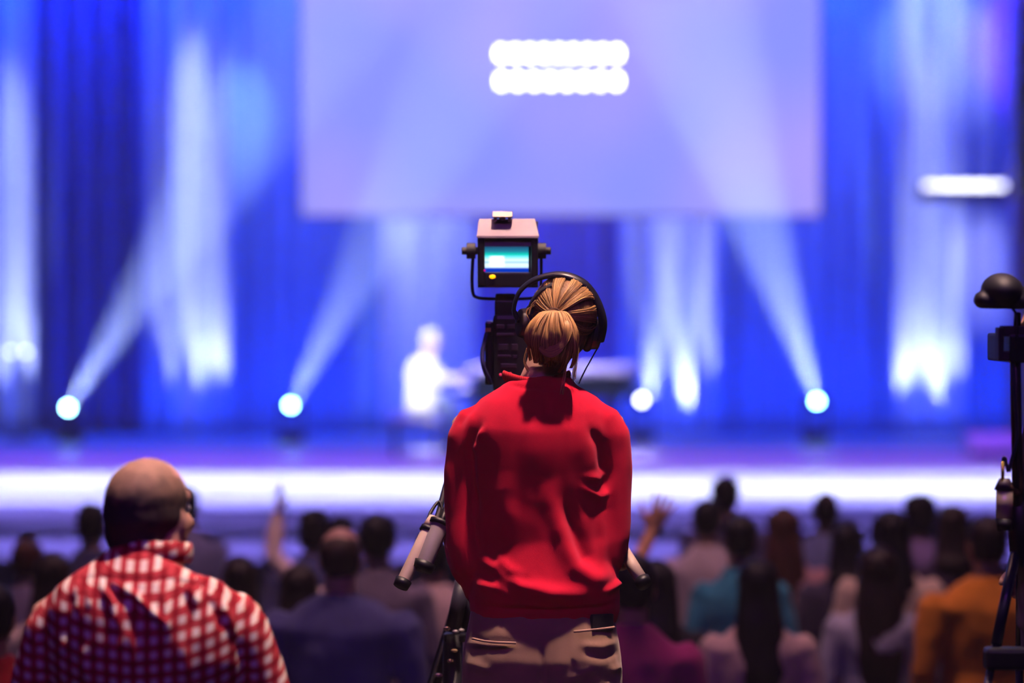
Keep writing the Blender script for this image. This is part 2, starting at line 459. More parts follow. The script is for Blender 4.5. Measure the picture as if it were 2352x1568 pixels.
def head_pieces(bm, hc, Rm, k=1.0):
    def E(c, r): ell(bm, Vector(hc) + Rm @ (Vector(c)*k), [a*k for a in r], Rm.to_4x4())
    E((0, -.008, .028), (.075, .094, .086)); E((0, -.03, -.005), (.066, .066, .07))
    E((0, .03, -.045), (.058, .062, .068)); E((0, .062, -.088), (.028, .026, .022))
    E((0, .084, .02), (.05, .014, .022)); E((0, .1, -.018), (.011, .018, .026)); E((0, .108, -.032), (.016, .013, .011))
    for s in (-1, 1):
        E((s*.075, -.005, -.012), (.009, .019, .031)); E((s*.035, .07, -.03), (.02, .022, .022))
    E((0, .089, -.062), (.024, .010, .006)); E((0, .086, -.073), (.022, .010, .007))
EYE = None
def eyes_list(hc, Rm, k=1.0):
    global EYE
    if EYE is None:
        b1 = bmesh.new(); ell(b1, (0, 0, 0), (.0125, .0125, .0125), sub=2); b2 = bmesh.new(); ell(b2, (0, .008, 0), (.0065, .0065, .0065), sub=2)
        EYE = (to_mesh(b1), to_mesh(b2))
    out = []
    for s in (-1, 1):
        mx = Matrix.Translation(Vector(hc) + Rm @ (Vector((s*.031, .082, -.004))*k)) @ Rm.to_4x4() @ Matrix.Scale(k, 4)
        out += [(EYE[0], mx, 1), (EYE[1], mx, 2)]
    return out
eye_w = plain((.75, .75, .75), .2, name='eye_white'); eye_d = plain((.03, .02, .02), .15, name='iris')

def wrinkle(amp, fq, seed=0, stretch=(1, 1, .6)):
    off = Vector((seed*3.1, seed*1.7, seed))
    def f(c, n):
        q = Vector((c.x*stretch[0], c.y*stretch[1], c.z*stretch[2]))*fq + off
        return n*(amp*noise.noise(q) + amp*.4*noise.noise(q*2.3))
    return f

GC = 'audience members standing in front of the stage'
def person(label, x, Y, H, hair, hcol, shirt, pants=(.03, .03, .05), sk=(.5, .28, .2), zf=0, sw=.195, build=1.0, turn=0, tilt=0, arms=None,
           long_sleeve=True, hlen=.35, group=GC, lod=.013, seed=0, slf=.93, hw=1.0, shirt_mat=None):
    """a standing figure facing the stage (+y); arms: {side: (elbow, wrist, hand pose)} in figure metres for a 1.7 m person"""
    s = H/1.7
    root = thing('person', label, 'person', (x, Y, zf), group)
    O = Vector((x, Y, zf)); Tz = Matrix.Rotation(R(turn), 3, 'Z')
    def P(a, b, c): return O + (Tz @ Vector((a, b, c)))*s
    hc0 = P(0, .015, 1.585); Rm = Tz @ Euler((R(0), R(tilt), R(0))).to_matrix()
    X = Tz @ Vector((1, 0, 0))
    arms = arms or {}
    A = {}
    for sd in (-1, 1):
        sh = P(sd*(sw-.015), 0, 1.345)
        if sd in arms:
            e, w, hp = arms[sd]; e, w = P(*e), P(*w)
        else:
            e, w, hp = P(sd*(sw+.045), -.01, 1.09), P(sd*(sw+.03), .09, .86), 'relax'
        A[sd] = (sh, e, w, hp)
    bw = build
    # body
    bm = bmesh.new()
    head_pieces(bm, hc0, Rm, s)
    loft(bm, [P(0, -.01, 1.36), P(0, -.005, 1.44), hc0 + Rm @ Vector((0, -.02, -.05))*s], [(.062*s*bw, .058*s*bw), (.054*s*bw, .054*s*bw), (.055*s, .055*s)], ref=X)
    loft(bm, [P(0, 0, .82), P(0, 0, .93), P(0, .005, 1.07), P(0, 0, 1.25), P(0, 0, 1.34), P(0, 0, 1.41)],
         [(.15*s*bw, .1*s*bw), (.16*s*bw, .11*s*bw), (.13*s*bw, .095*s*bw), (.15*s*bw, .11*s*bw), ((sw-.045)*s, .08*s*bw), (.07*s, .06*s)], 20, ref=X)
    for sd in (-1, 1):
        sh, e, w, hp = A[sd]
        loft(bm, [sh, sh.lerp(e, .5), e, e.lerp(w, .4), w], [.040*s*bw, .041*s*bw, .036*s, .036*s, .026*s], 12)
        hip, kn, an = P(sd*.085, 0, .86), P(sd*.1, .01, .48), P(sd*.105, -.01, .09)
        loft(bm, [hip, hip.lerp(kn, .5), kn, kn.lerp(an, .35), an], [.08*s*bw, .07*s*bw, .05*s, .05*s, .035*s], 12)
        loft(bm, [P(sd*.105, -.04, .045), P(sd*.11, .06, .045), P(sd*.115, .17, .03)], [(.034*s, .035*s), (.042*s, .035*s), (.035*s, .02*s)], 12, ref=X)
    me = remesh(bm, lod, 2)
    me.materials.clear()
    for mm in (skin(sk), eye_w, eye_d): me.materials.append(mm)
    extra = eyes_list(hc0, Rm, s)
    for sd in (-1, 1):
        sh, e, w, hp = A[sd]
        if hp == 'spread': extra.append((HANDS[hp], hand_mx(w, e, (0, 1, 0), (-sd, 0, 0), 1.05*s), 0))
        elif hp == 'spread_tilt': extra.append((HANDS['spread'], hand_mx(w, e, (0, 1, 0), (-1, 0, .4), 1.1*s, d=(.42, 0, 1)), 0))
        elif hp == 'spread_side': extra.append((HANDS['spread'], hand_mx(w, e, (1, .25, 0), (0, -1, .2), 1.05*s, d=(.05, 0, 1)), 0))
        else: extra.append((HANDS[hp], hand_mx(w, e, Tz @ Vector((-sd, 0, 0)), Tz @ Vector((0, 1, 0)), s), 0))
    join_me(me, extra)
    mobj('body', me, None, root)
    # shirt
    bm = bmesh.new()
    loft(bm, [P(0, 0, .86), P(0, 0, .95), P(0, .005, 1.09), P(0, 0, 1.26), P(0, -.005, 1.34), P(0, -.005, 1.39), P(0, -.005, 1.425), P(0, -.005, 1.46)],
         [(.180*s*bw, .13*s*bw), (.18*s*bw, .132*s*bw), (.163*s*bw, .122*s*bw), (.178*s*bw, .133*s*bw), ((sw-.005)*s, .118*s*bw), ((sw-.05)*s, .10*s*bw), ((sw-.09)*s, .085*s*bw), (.076*s*bw, .07*s*bw)], 24, ref=X, capr=.15)
    for sd in (-1, 1):
        sh, e, w, hp = A[sd]
        if long_sleeve: loft(bm, [sh, sh.lerp(e, .5), e, e.lerp(w, slf*.55), e.lerp(w, slf)], [.069*s*bw, .062*s*bw, .053*s, .047*s, .036*s], 14, capr=.7)
        else: loft(bm, [sh, sh.lerp(e, .5), sh.lerp(e, .8)], [.066*s*bw, .062*s*bw, .058*s], 14, capr=.15)
    me = remesh(bm, lod, 2, wrinkle(.009, 13, seed))
    mobj('shirt', me, shirt_mat or fabric(shirt), root)
    # trousers
    bm = bmesh.new()
    loft(bm, [P(0, 0, .80), P(0, 0, .88), P(0, 0, .95)], [(.155*s*bw, .115*s*bw), (.172*s*bw, .122*s*bw), (.165*s*bw, .118*s*bw)], 20, ref=X, capr=.1)
    for sd in (-1, 1):
        hip, kn, an = P(sd*.088, 0, .86), P(sd*.1, .01, .48), P(sd*.105, -.01, .085)
        loft(bm, [hip, hip.lerp(kn, .5), kn, kn.lerp(an, .5), an], [.092*s*bw, .084*s*bw, .068*s, .062*s, .056*s], 14, capr=.1)
    mobj('trousers', remesh(bm, lod+.003, 2, wrinkle(.006, 12, seed+5)), fabric(pants), root)
    for sd in (-1, 1):
        bm = bmesh.new(); loft(bm, [P(sd*.105, -.07, .042), P(sd*.11, .05, .048), P(sd*.115, .18, .034)], [(.042*s, .042*s), (.05*s, .048*s), (.042*s, .032*s)], 14, ref=X, capr=.6)
        o = obj('shoe', bm, plain((.03, .03, .03), .5), root, True)
    # hair
    if hair != 'bald':
        bm = bmesh.new()
        def E(c, r): ell(bm, hc0 + Rm @ (Vector(c)*s), [a*s*hw for a in r], Rm.to_4x4())
        if hair == 'short':
            E((0, -.018, .036), (.082, .097, .088)); E((0, -.042, -.005), (.074, .068, .072))
        elif hair == 'crop':
            E((0, -.024, .022), (.079, .090, .078)); E((0, -.040, -.010), (.070, .066, .066))
        elif hair == 'curly':
            E((0, -.02, .035), (.1, .108, .1)); E((0, -.04, -.03), (.092, .08, .08))
        elif hair in ('long', 'bob'):
            E((0, -.016, .036), (.086, .102, .090))
            L = hlen if hair == 'long' else .16
            c = [hc0 + Rm @ Vector((0, -.025, .02))*s, hc0 + Rm @ Vector((0, -.045, -.06))*s, hc0 + Vector((0, 0, -.14))*s + Tz @ Vector((0, -.075, 0))*s,
                 hc0 + Vector((0, 0, -.06-L*.7))*s + Tz @ Vector((0, -.105, 0))*s, hc0 + Vector((0, 0, -.06-L))*s + Tz @ Vector((0, -.11, 0))*s]
            loft(bm, c, [(.084*s*hw, .085*s), (.092*s*hw, .075*s), (.100*s*hw, .058*s), (.104*s*hw, .046*s), (.075*s*hw, .028*s)], 20, ref=X)
        elif hair == 'ponytail':
            E((0, -.018, .036), (.081, .097, .088)); E((0, -.042, -.005), (.072, .068, .07))
            c = [hc0 + Rm @ Vector((0, -.1, .03))*s, hc0 + Rm @ Vector((0, -.15, .0))*s, hc0 + Rm @ Vector((0, -.15, -.1))*s, hc0 + Rm @ Vector((0, -.13, -.2))*s]
            loft(bm, c, [.02*s, .032*s, .03*s, .012*s], 12)
        fq = 28 if hair == 'curly' else 18
        me = remesh(bm, .009, 1, wrinkle(.010 if hair == 'curly' else .006, fq, seed+9, (1, 1, 1 if hair == 'curly' else .25)))
        mobj('hair', me, hair_m(hcol), root)
    return root

def aud(px, py, H, label, hair, hcol, shirt, Y=None, **kw):
    """stand a person so that the crown of the head shows at px, py"""
    if Y is None: Y = (2.7-H*.995)*F/(py+6-HOR)
    else:
        H = at(px, py+6, Y).z/1.0
    return person(label, at(px, py, Y).x, Y, H, hair, hcol, shirt, seed=int(px) % 17, **kw)

DK = (.007, .005, .012); BR = (.022, .012, .014); AUB = (.075, .024, .02)
exec_people = True
if exec_people:
    # right half of the audience, front to back
    aud(1742, 1288, 1.66, 'woman with long straight black hair over a pale pink top, front right of the operator', 'long', DK, (.62, .45, .42), hlen=.40, hw=1.02)
    aud(2016, 1256, 1.68, 'woman with very long dark hair and pale blue-grey top left of the orange shirt', 'long', BR, (.42, .42, .56), Y=12.6, hlen=.46, hw=1.13)
    aud(2268, 1186, 1.80, 'man with dark brown hair in an orange shirt behind the right camera stand', 'short', BR, (.75, .26, .03), sw=.23, build=1.12, turn=12)
    aud(1800, 1166, 1.68, 'woman with long auburn hair and mauve top behind the black-haired woman', 'long', AUB, (.55, .28, .34), hlen=.4, hw=1.02)
    aud(1700, 1176, 1.74, 'short dark-haired person in a light teal shirt left of the auburn-haired woman', 'short', DK, (.04, .27, .42), Y=13.1, sw=.175)
    aud(1624, 1142, 1.76, 'dark-haired person in a pale grey-mauve shirt behind the raised spread hand', 'short', DK, (.62, .5, .58), Y=14.9)
    aud(1666, 1088, 1.76, 'farthest dark head standing tall against the bright stage, right of the raised hand', 'short', DK, (.1, .08, .2), Y=16.0)
    aud(1897, 1122, 1.70, 'dark round head on a slim neck in dim blue, alone against the bright stage', 'crop', DK, (.2, .22, .5), Y=15.8, sk=(.12, .07, .06))
    aud(1945, 1196, 1.64, 'dark-haired person in black between the auburn hair and the cream top', 'bob', DK, (.06, .05, .1), Y=13.9)
    aud(2046, 1168, 1.66, 'long black-haired woman in a cream top standing behind the very long-haired woman', 'long', DK, (.72, .55, .45), Y=13.2, hlen=.3)
    aud(2114, 1130, 1.74, 'person with a rounded dark hairdo in violet, near the stage on the right', 'curly', DK, (.3, .2, .5), Y=15.2, hw=.92)
    aud(2188, 1155, 1.68, 'person with shoulder-length dark brown hair beside the orange shirt, nearer the stage', 'bob', BR, (.05, .03, .08), Y=14.1)
    px_, Yp = 1508, 11.9
    aud(px_, 1284, 1.66, 'dark-haired person in black raising a spread left hand right of the operator', 'long', DK, (.015, .015, .025), Y=Yp, hlen=.2, long_sleeve=True,
        arms={-1: ((-.11, .12, 1.62), (-.01, .2, 1.82), 'spread_tilt')}, sk=(.8, .40, .22), slf=.3)
    aud(1452, 1268, 1.66, 'person in a magenta top mostly hidden behind the operator\'s right side', 'short', DK, (.42, .03, .2), Y=10.3)
    # left half
    aud(782, 1204, 1.82, 'man with thinning short hair in a navy shirt standing left of the operator', 'crop', (.05, .03, .025), (.10, .11, .30), Y=11.0, sw=.235, build=1.1, sk=(.55, .32, .25), turn=-4)
    aud(866, 1176, 1.76, 'tall person with flat dark hair behind the navy-shirted man\'s right shoulder', 'short', DK, (.2, .16, .25), Y=12.9, hw=1.02)
    aud(998, 1224, 1.74, 'person in a pale pinkish shirt behind the tripod handles', 'short', DK, (.75, .55, .55), Y=13.4, sw=.2)
    aud(722, 1162, 1.70, 'dark head behind the navy-shirted man, just left above his crown', 'curly', DK, (.1, .1, .3), Y=14.4, hw=.85)
    aud(784, 1178, 1.68, 'low dark head peeking out right behind the navy-shirted man\'s crown', 'short', DK, (.05, .05, .1), Y=15.4)
    aud(690, 1292, 1.62, 'brown-haired person between the raised pale sleeve and the navy-shirted man', 'bob', BR, (.25, .12, .2), Y=11.9)
    aud(800, 1216, 1.68, 'person in pale pink raising one arm, otherwise hidden behind the navy-shirted man', 'short', DK, (.95, .72, .72), Y=13.9,
        arms={-1: ((-.40, .05, 1.57), (-.375, .1, 1.79), 'spread_side')}, sk=(.6, .25, .18))
    aud(552, 1276, 1.66, 'woman with long dark brown hair right beside the checked shirt', 'long', BR, (.12, .1, .22), Y=12.3, hlen=.35)
    aud(425, 1112, 1.72, 'dark-haired person in dim violet seen past the right side of the checked-shirt man\'s head', 'short', DK, (.25, .24, .5), Y=15.9)
    aud(210, 1150, 1.72, 'dark-haired person standing tall left of the checked-shirt man\'s head', 'short', DK, (.05, .05, .16), Y=14.6)
    aud(122, 1266, 1.68, 'brown-haired person in a cream pink top at the far left', 'bob', BR, (.7, .55, .5), Y=11.9)
    aud(62, 1232, 1.64, 'person with dim mauve-brown hair near the left edge behind the cream top', 'short', AUB, (.2, .15, .3), Y=13.6)
    aud(-20, 1336, 1.64, 'person in a dark red shirt cut off by the left edge', 'short', DK, (.5, .01, .02), Y=9.7)

# ------------------------------------------------------------------ performer at the grand piano
YP = 33.0
pc = at(984, 700, YP)
def seated_performer():
    O = Vector((pc.x, YP, STZ))
    root = thing('person', 'white-clad performer seated at the piano on stage, brightly lit', 'person', O)
    P = lambda a, b, c: O + Vector((a, b, c))
    Tz = Matrix.Rotation(R(-75), 3, 'Z')          # faces +x, towards the piano
    hc = P(.03, 0, 1.33)
    bm = bmesh.new(); head_pieces(bm, hc, Tz)
    loft(bm, [P(-.02, 0, 1.1), hc+Vector((-.02, 0, -.05))], [.055, .055])
    loft(bm, [P(-.05, 0, .58), P(-.06, 0, .75), P(-.05, 0, .98), P(-.03, 0, 1.13)], [(.12, .16), (.11, .14), (.12, .18), (.07, .1)], 18)
    for sd in (-1, 1):
        loft(bm, [P(-.03, sd*.17, 1.08), P(.06, sd*.24, .86), P(.30, sd*.16, .90)], [.045, .038, .026], 12)
        loft(bm, [P(-.02, sd*.09, .6), P(.27, sd*.1, .6), P(.27, sd*.1, .12)], [.08, .055, .04], 12)
        loft(bm, [P(.25, sd*.1, .045), P(.45, sd*.1, .035)], [.035, .03], 10)
    me = remesh(bm, .014, 2); me.materials.clear()
    for mm in (skin((.75, .55, .45)), eye_w, eye_d): me.materials.append(mm)
    ex = eyes_list(hc, Tz) + [(HANDS['relax'], hand_mx(P(.30, sd*.16, .90), P(.06, sd*.24, .86), (0, 0, -1), (0, -sd, 0)), 0) for sd in (-1, 1)]
    join_me(me, ex); mobj('body', me, None, root)
    bm = bmesh.new()
    loft(bm, [P(-.05, 0, .56), P(-.06, 0, .75), P(-.05, 0, .98), P(-.035, 0, 1.08), P(-.03, 0, 1.14)], [(.2, .22), (.19, .2), (.2, .22), (.16, .19), (.07, .08)], 20)
    for sd in (-1, 1): loft(bm, [P(-.03, sd*.17, 1.08), P(.06, sd*.24, .86), P(.26, sd*.17, .895)], [.068, .055, .042], 12)
    mobj('shirt', remesh(bm, .013, 2, wrinkle(.008, 12, 3)), fabric((.85, .85, .85)), root)
    bm = bmesh.new()
    for sd in (-1, 1): loft(bm, [P(-.04, sd*.09, .6), P(.26, sd*.1, .59), P(.27, sd*.1, .1)], [.1, .075, .058], 12)
    loft(bm, [P(-.04, -.1, .6), P(-.04, .1, .6)], [.11, .11], 12)
    mobj('trousers', remesh(bm, .015, 2), fabric((.12, .15, .2)), root)
    for sd in (-1, 1):
        bm = bmesh.new(); loft(bm, [P(.23, sd*.1, .045), P(.45, sd*.1, .035)], [(.045, .04), (.04, .03)], 12, ref=(0, 1, 0)); obj('shoe', bm, plain((.03, .03, .03), .4), root, True)
    bm = bmesh.new(); ell(bm, hc+Vector((-.015, 0, .04)), (.1, .085, .088)); ell(bm, hc+Vector((-.04, 0, -.005)), (.07, .076, .07))
    mobj('hair', remesh(bm, .01, 1, wrinkle(.006, 20, 2)), hair_m((.75, .7, .6)), root)
seated_performer()
t = thing('piano_bench', 'small pale bench under the seated performer', 'bench', (pc.x-.08, YP, STZ))
b = bmesh.new(); box(b, (pc.x-.42, YP-.24, STZ+.40), (pc.x+.1, YP+.24, STZ+.47)); obj('seat', b, plain((.8, .75, .85), .5), t, bevel=.02)
for sx_ in (-.38, .1):
    for sy_ in (-.2, .2):
        b = bmesh.new(); cyl(b, (pc.x+sx_, YP+sy_, STZ), (pc.x+sx_, YP+sy_, STZ+.40), .02, .028, 10); obj('leg', b, blk, t, True)
# grand piano, keyboard towards the performer, tail to the right
px0, px1 = at(1068, 850, YP).x, at(1462, 850, YP).x
ptop = STZ+1.03
t = thing('grand_piano', 'long dark grand piano with a lit pale top behind the operator\'s neck', 'piano', ((px0+px1)/2, YP, STZ))
def piano_outline(x0, x1, y):
    L = x1-x0; pts = [(x0, y-.73), (x0+.45*L, y-.73), (x0+.62*L, y-.66), (x0+.78*L, y-.3), (x0+.92*L, y-.02), (x1, y+.3), (x1-.02, y+.6), (x0+.9*L, y+.73), (x0, y+.73)]
    return pts
def slab(bm, pts, z0, z1):
    a = [bm.verts.new((x, y, z0)) for x, y in pts]; c = [bm.verts.new((x, y, z1)) for x, y in pts]; n = len(pts)
    for i in range(n): bm.faces.new((a[i], a[(i+1) % n], c[(i+1) % n], c[i]))
    bm.faces.new(a[::-1]); bm.faces.new(c)
teal = plain((.01, .03, .04), .25)
b = bmesh.new(); slab(b, [(x, y) for x, y in piano_outline(px0+.1, px1, YP)], ptop-.36, ptop-.085); obj('case', b, teal, t, bevel=.01)
b = bmesh.new(); slab(b, [(x, y) for x, y in piano_outline(px0+.08, px1+.03, YP)], ptop-.08, ptop); obj('lid', b, plain((.75, .72, .85), .4), t, bevel=.005)  # black piano's lid coloured pale, standing in for bright light on top
b = bmesh.new(); box(b, (px0-.12, YP-.72, ptop-.31), (px0+.1, YP+.72, ptop-.25)); obj('keybed', b, teal, t, bevel=.008)
b = bmesh.new(); box(b, (px0-.1, YP-.64, ptop-.249), (px0+.06, YP+.64, ptop-.23)); obj('keyboard', b, plain((.85, .85, .85), .3), t)
for lx, ly in ((px0+.15, YP-.6), (px0+.15, YP+.6), (px1-.25, YP+.35)):
    b = bmesh.new(); cyl(b, (lx, ly, STZ+.04), (lx, ly, ptop-.36), .04, .065, 14); l_ = obj('leg', b, teal, t, True)
    b = bmesh.new(); cyl(b, (lx, ly-.012, STZ+.03), (lx, ly+.012, STZ+.03), .03); obj('caster', b, plain((.6, .5, .2), .3, 1), l_, True)
b = bmesh.new(); box(b, (px0+.2, YP-.12, STZ+.12), (px0+.3, YP+.12, STZ+.16)); box(b, (px0+.24, YP-.1, STZ+.16), (px0+.26, YP-.08, ptop-.36)); box(b, (px0+.24, YP+.08, STZ+.16), (px0+.26, YP+.1, ptop-.36)); obj('pedal_lyre', b, teal, t)

# ------------------------------------------------------------------ camera operator in the red sweatshirt
YW = 7.0
PLZ = 1.08
def seg_d(p, a, b):
    ab = b-a; t_ = max(0, min(1, (p-a).dot(ab)/max(ab.dot(ab), 1e-9))); return (p-(a+ab*t_)).length, t_
def px_of(co):
    d = co-CAM; z = d.dot(FW); return Vector((W_/2 + F*d.x/z, H_/2 - F*d.dot(UPV)/z))
def folds(lst, amp_noise=.0, fq=9, seed=0):
    """cloth folds laid out on the back of a garment as polylines: (points, half-width px, height m)"""
    base = wrinkle(amp_noise, fq, seed) if amp_noise else None
    def f(c, n):
        o = base(c, n) if base else Vector((0, 0, 0))
        if n.y < .25:
            q = px_of(c); h = 0
            for pts, w, a in lst:
                best = 1e9; bt = 0; N = len(pts)-1
                for i in range(N):
                    d_, tt = seg_d(q, Vector(pts[i]), Vector(pts[i+1]))
                    if d_ < best: best, bt = d_, (i+tt)/N
                if best < 3*w:
                    h += a*math.exp(-(best/w)**2)*min(1, 4*bt+.15, 4*(1-bt)+.15)
            o = o + n*h*min(1, max(0, .25-n.y)/.5)
        return o
    return f

def operator():
    x0 = at(1250, 1300, YW).x
    O = Vector((x0, YW, PLZ))
    root = thing('person', 'camera operator seen from behind in red sweatshirt, blonde hair tied up, khaki trousers', 'person', O)
    p = lambda x, y, dy=0: at(x, y, YW+dy)
    s = 1/933
    # head frame: leaning right, looking up-left to the viewfinder
    hc = p(1291, 738, .03)
    Rm = Euler((R(6), R(9), R(10))).to_matrix()
    # --- body
    bm = bmesh.new()
    head_pieces(bm, hc, Rm, .97)
    loft(bm, [p(1240, 935, .0), p(1243, 890, -.005), p(1252, 850, 0), p(1262, 815, .01), p(1276, 770, .02)], [(.09, .07), (.062, .056), (.051, .052), (.050, .054), (.056, .06)], 18)
    loft(bm, [p(1248, 1500), p(1248, 1400), p(1240, 1250, .01), p(1240, 1080), p(1236, 980), p(1236, 925)], [(.15, .1), (.15, .1), (.12, .09), (.14, .1), (.17, .085), (.08, .06)], 20)
    AL = [p(1080, 968), p(1064, 1100, .0), p(1068, 1250, -.01), p(1052, 1205, .14), p(1040, 1176, .27)]
    AR = [p(1392, 965), p(1408, 1100, .0), p(1404, 1250, -.01), p(1410, 1235, .14), p(1420, 1262, .26)]
    for A in (AL, AR): loft(bm, [A[0], A[1], A[2]], [.045, .04, .035], 12); loft(bm, A[2:], [.035, .032, .025], 12)
    for sd in (-1, 1):
        hip = p(1248+sd*82, 1490); kn = Vector((hip.x+sd*.02, YW+.02, PLZ+.47)); an = Vector((hip.x+sd*.02, YW, PLZ+.09))
        loft(bm, [hip, kn, an], [.085, .052, .036], 14); loft(bm, [an+Vector((0, -.04, -.045)), an+Vector((0, .16, -.055))], [.035, .03], 12)
    me = remesh(bm, .007, 3); me.materials.clear()
    for mm in (skin((.62, .34, .27)), eye_w, eye_d): me.materials.append(mm)
    ex = eyes_list(hc, Rm, .97)
    ex.append((HANDS['grip'], hand_mx(AL[-1], AL[-2], (.6, -.2, -.3), (0, 0, 1), .9, d=(-.08, .5, .05)), 0))
    ex.append((HANDS['grip'], hand_mx(AR[-1], AR[-2], (-.6, -.2, -.3), (0, 0, 1), .92, d=(.15, .5, -.1)), 0))
    join_me(me, ex); mobj('body', me, None, root)
    # --- sweatshirt
    bm = bmesh.new()
    def ring(y, xa, xb, ry, dy=0): return (p((xa+xb)/2, y, dy), ((xb-xa)/2*s, ry))
    rr = [ring(1432, 1088, 1408, .118, .005), ring(1412, 1080, 1418, .130, 0), ring(1384, 1076, 1425, .135, 0), ring(1350, 1080, 1424, .142, -.005), ring(1300, 1082, 1416, .134, 0), ring(1240, 1084, 1406, .126, .003),
          ring(1160, 1080, 1402, .128, .003), ring(1080, 1072, 1406, .132, .0), ring(1020, 1066, 1410, .134, -.003), ring(975, 1066, 1408, .129, -.007), ring(940, 1080, 1394, .113, -.010), ring(912, 1104, 1366, .097, -.012),
          ring(886, 1146, 1325, .076, -.012), ring(872, 1156, 1312, .067, -.01)]
    loft(bm, [r_[0] for r_ in rr], [r_[1] for r_ in rr], 32, capr=.05)
    for sgn, A in ((-1, [(1102, 972, -.01), (1076, 1010, -.01), (1062, 1080, -.008), (1064, 1170, -.01), (1070, 1250, -.015), (1078, 1300, -.015)]),
                   (1, [(1374, 968, -.01), (1397, 1006, -.01), (1410, 1080, -.008), (1408, 1170, -.01), (1402, 1235, -.015), (1392, 1280, -.015)])):
        loft(bm, [p(*a) for a in A], [.058, .055, .0465, .046, .047, .045], 16, capr=.6)
    # forearms run forward and the loose cloth hangs below them
    loft(bm, [p(1080, 1305, -.012), p(1070, 1280, .06), p(1056, 1230, .15), p(1046, 1192, .22)], [(.047, .052), (.047, .055), (.042, .045), (.034, .034)], 14, capr=.4)
    loft(bm, [p(1084, 1270, -.01), p(1084, 1340, .02), p(1084, 1362, .05)], [(.035, .05), (.028, .045), (.018, .03)], 14, capr=.5)
    loft(bm, [p(1390, 1280, -.012), p(1398, 1268, .06), p(1408, 1250, .15), p(1416, 1255, .22)], [(.046, .052), (.045, .05), (.040, .042), (.033, .033)], 14, capr=.4)
    fl = [([(1100, 1278), (1150, 1300), (1200, 1340), (1260, 1362), (1330, 1368)], 17, .016),
          ([(1110, 1262), (1170, 1320), (1235, 1345)], 12, -.010),
          ([(1262, 1130), (1290, 1230), (1320, 1300), (1365, 1330), (1405, 1318)], 22, .014),
          ([(1300, 1150), (1330, 1250), (1355, 1300)], 17, -.014),
          ([(1395, 1120), (1385, 1200), (1390, 1290)], 14, .008),
          ([(1150, 1080), (1165, 1180), (1150, 1260)], 22, .006),
          ([(1350, 970), (1376, 1020), (1388, 1080), (1386, 1130)], 13, -.011),
          ([(1340, 1120), (1375, 1140), (1400, 1128)], 9, .008), ([(1345, 1095), (1378, 1098), (1396, 1080)], 9, .007),
          ([(1105, 970), (1080, 1030), (1084, 1110), (1096, 1180)], 9, -.014),
          ([(1095, 940), (1072, 990), (1056, 1050)], 9, .006), ([(1080, 935), (1052, 980)], 8, -.005),
          ([(1112, 985), (1090, 1010), (1086, 1040)], 8, .010),
          ([(1255, 900), (1258, 960)], 12, -.006),
          ([(1160, 880), (1200, 890), (1280, 892), (1308, 884)], 4, -.004),
          ([(1078, 1386), (1160, 1398), (1280, 1402), (1380, 1394), (1424, 1380)], 5, -.008),
          ([(1380, 1365), (1410, 1345), (1424, 1335)], 8, .010), ([(1090, 1340), (1150, 1352)], 9, .006)]
    me = remesh(bm, .0055, 12, folds(fl, .0035, 14, 2))
    swm, nt, bs = nmat('red_sweatshirt_fleece')
    vary(nt, bs, (.66, .008, .04), 12, .08); bs.inputs['Roughness'].default_value = .95; bs.inputs['Specular IOR Level'].default_value = .15
    bs.inputs['Sheen Weight'].default_value = .25; bs.inputs['Sheen Tint'].default_value = (1, .3, .5, 1); add_bump(nt, bs, 700, .35, dist=.0012)
    sw_o = mobj('sweatshirt', me, swm, root)
    # ribbed collar and hem bands
    rib, nt, bs = nmat('red_ribbing'); bs.inputs['Base Color'].default_value = (.60, .008, .028, 1); bs.inputs['Roughness'].default_value = .95
    wv = nt.nodes.new('ShaderNodeTexWave'); wv.inputs['Scale'].default_value = 60; lnk(nt, coords(nt), wv.inputs['Vector']); bp = nt.nodes.new('ShaderNodeBump'); bp.inputs['Strength'].default_value = .3; bp.inputs['Distance'].default_value = .002
    lnk(nt, wv.outputs['Fac'], bp.inputs['Height']); lnk(nt, bp.outputs['Normal'], bs.inputs['Normal'])
    bm = bmesh.new(); N = 40; c = p(1232, 874, -.005); pts = []
    for i in range(N+1):
        a = 2*PI*i/N; pts.append(c + Vector((math.cos(a)*.079, math.sin(a)*.066, .006+.008*math.cos(2*a) - .018*math.sin(a)*(math.sin(a) > 0))))
    loft(bm, pts, [(.006, .012)]*len(pts), 10, ref=(0, 0, 0.001) if False else (1, 0, 0), capr=0)
    obj('collar', bm, rib, sw_o, True)
    # --- trousers
    bm = bmesh.new()
    rr = [ring(1600, 1070, 1432, .135, .01), ring(1560, 1060, 1431, .14, 0), ring(1500, 1064, 1427, .142, -.01), ring(1450, 1072, 1418, .136, -.006), ring(1405, 1080, 1412, .126, .0), ring(1385, 1084, 1408, .112, .01)]
    loft(bm, [r_[0] for r_ in rr], [r_[1] for r_ in rr], 32, capr=.1)
    for sd in (-1, 1):
        hip = p(1248+sd*90, 1560); kn = Vector((hip.x+sd*.02, YW+.02, PLZ+.47)); an = Vector((hip.x+sd*.02, YW, PLZ+.08))
        loft(bm, [hip, hip.lerp(kn, .5), kn, an], [(.1, .12), .088, .075, .065], 18, capr=.1)
    fl = [([(1246, 1440), (1246, 1600)], 5, -.006), ([(1070, 1475), (1120, 1478), (1190, 1485)], 7, .005), ([(1085, 1460), (1110, 1472), (1190, 1474)], 4, -.005),
          ([(1340, 1500), (1390, 1510), (1425, 1495)], 8, -.006), ([(1330, 1480), (1380, 1484), (1420, 1470)], 8, .005), ([(1070, 1520), (1130, 1540)], 10, .006), ([(1400, 1540), (1428, 1530)], 8, .007),
          ([(1300, 1560), (1380, 1530)], 10, .005)]
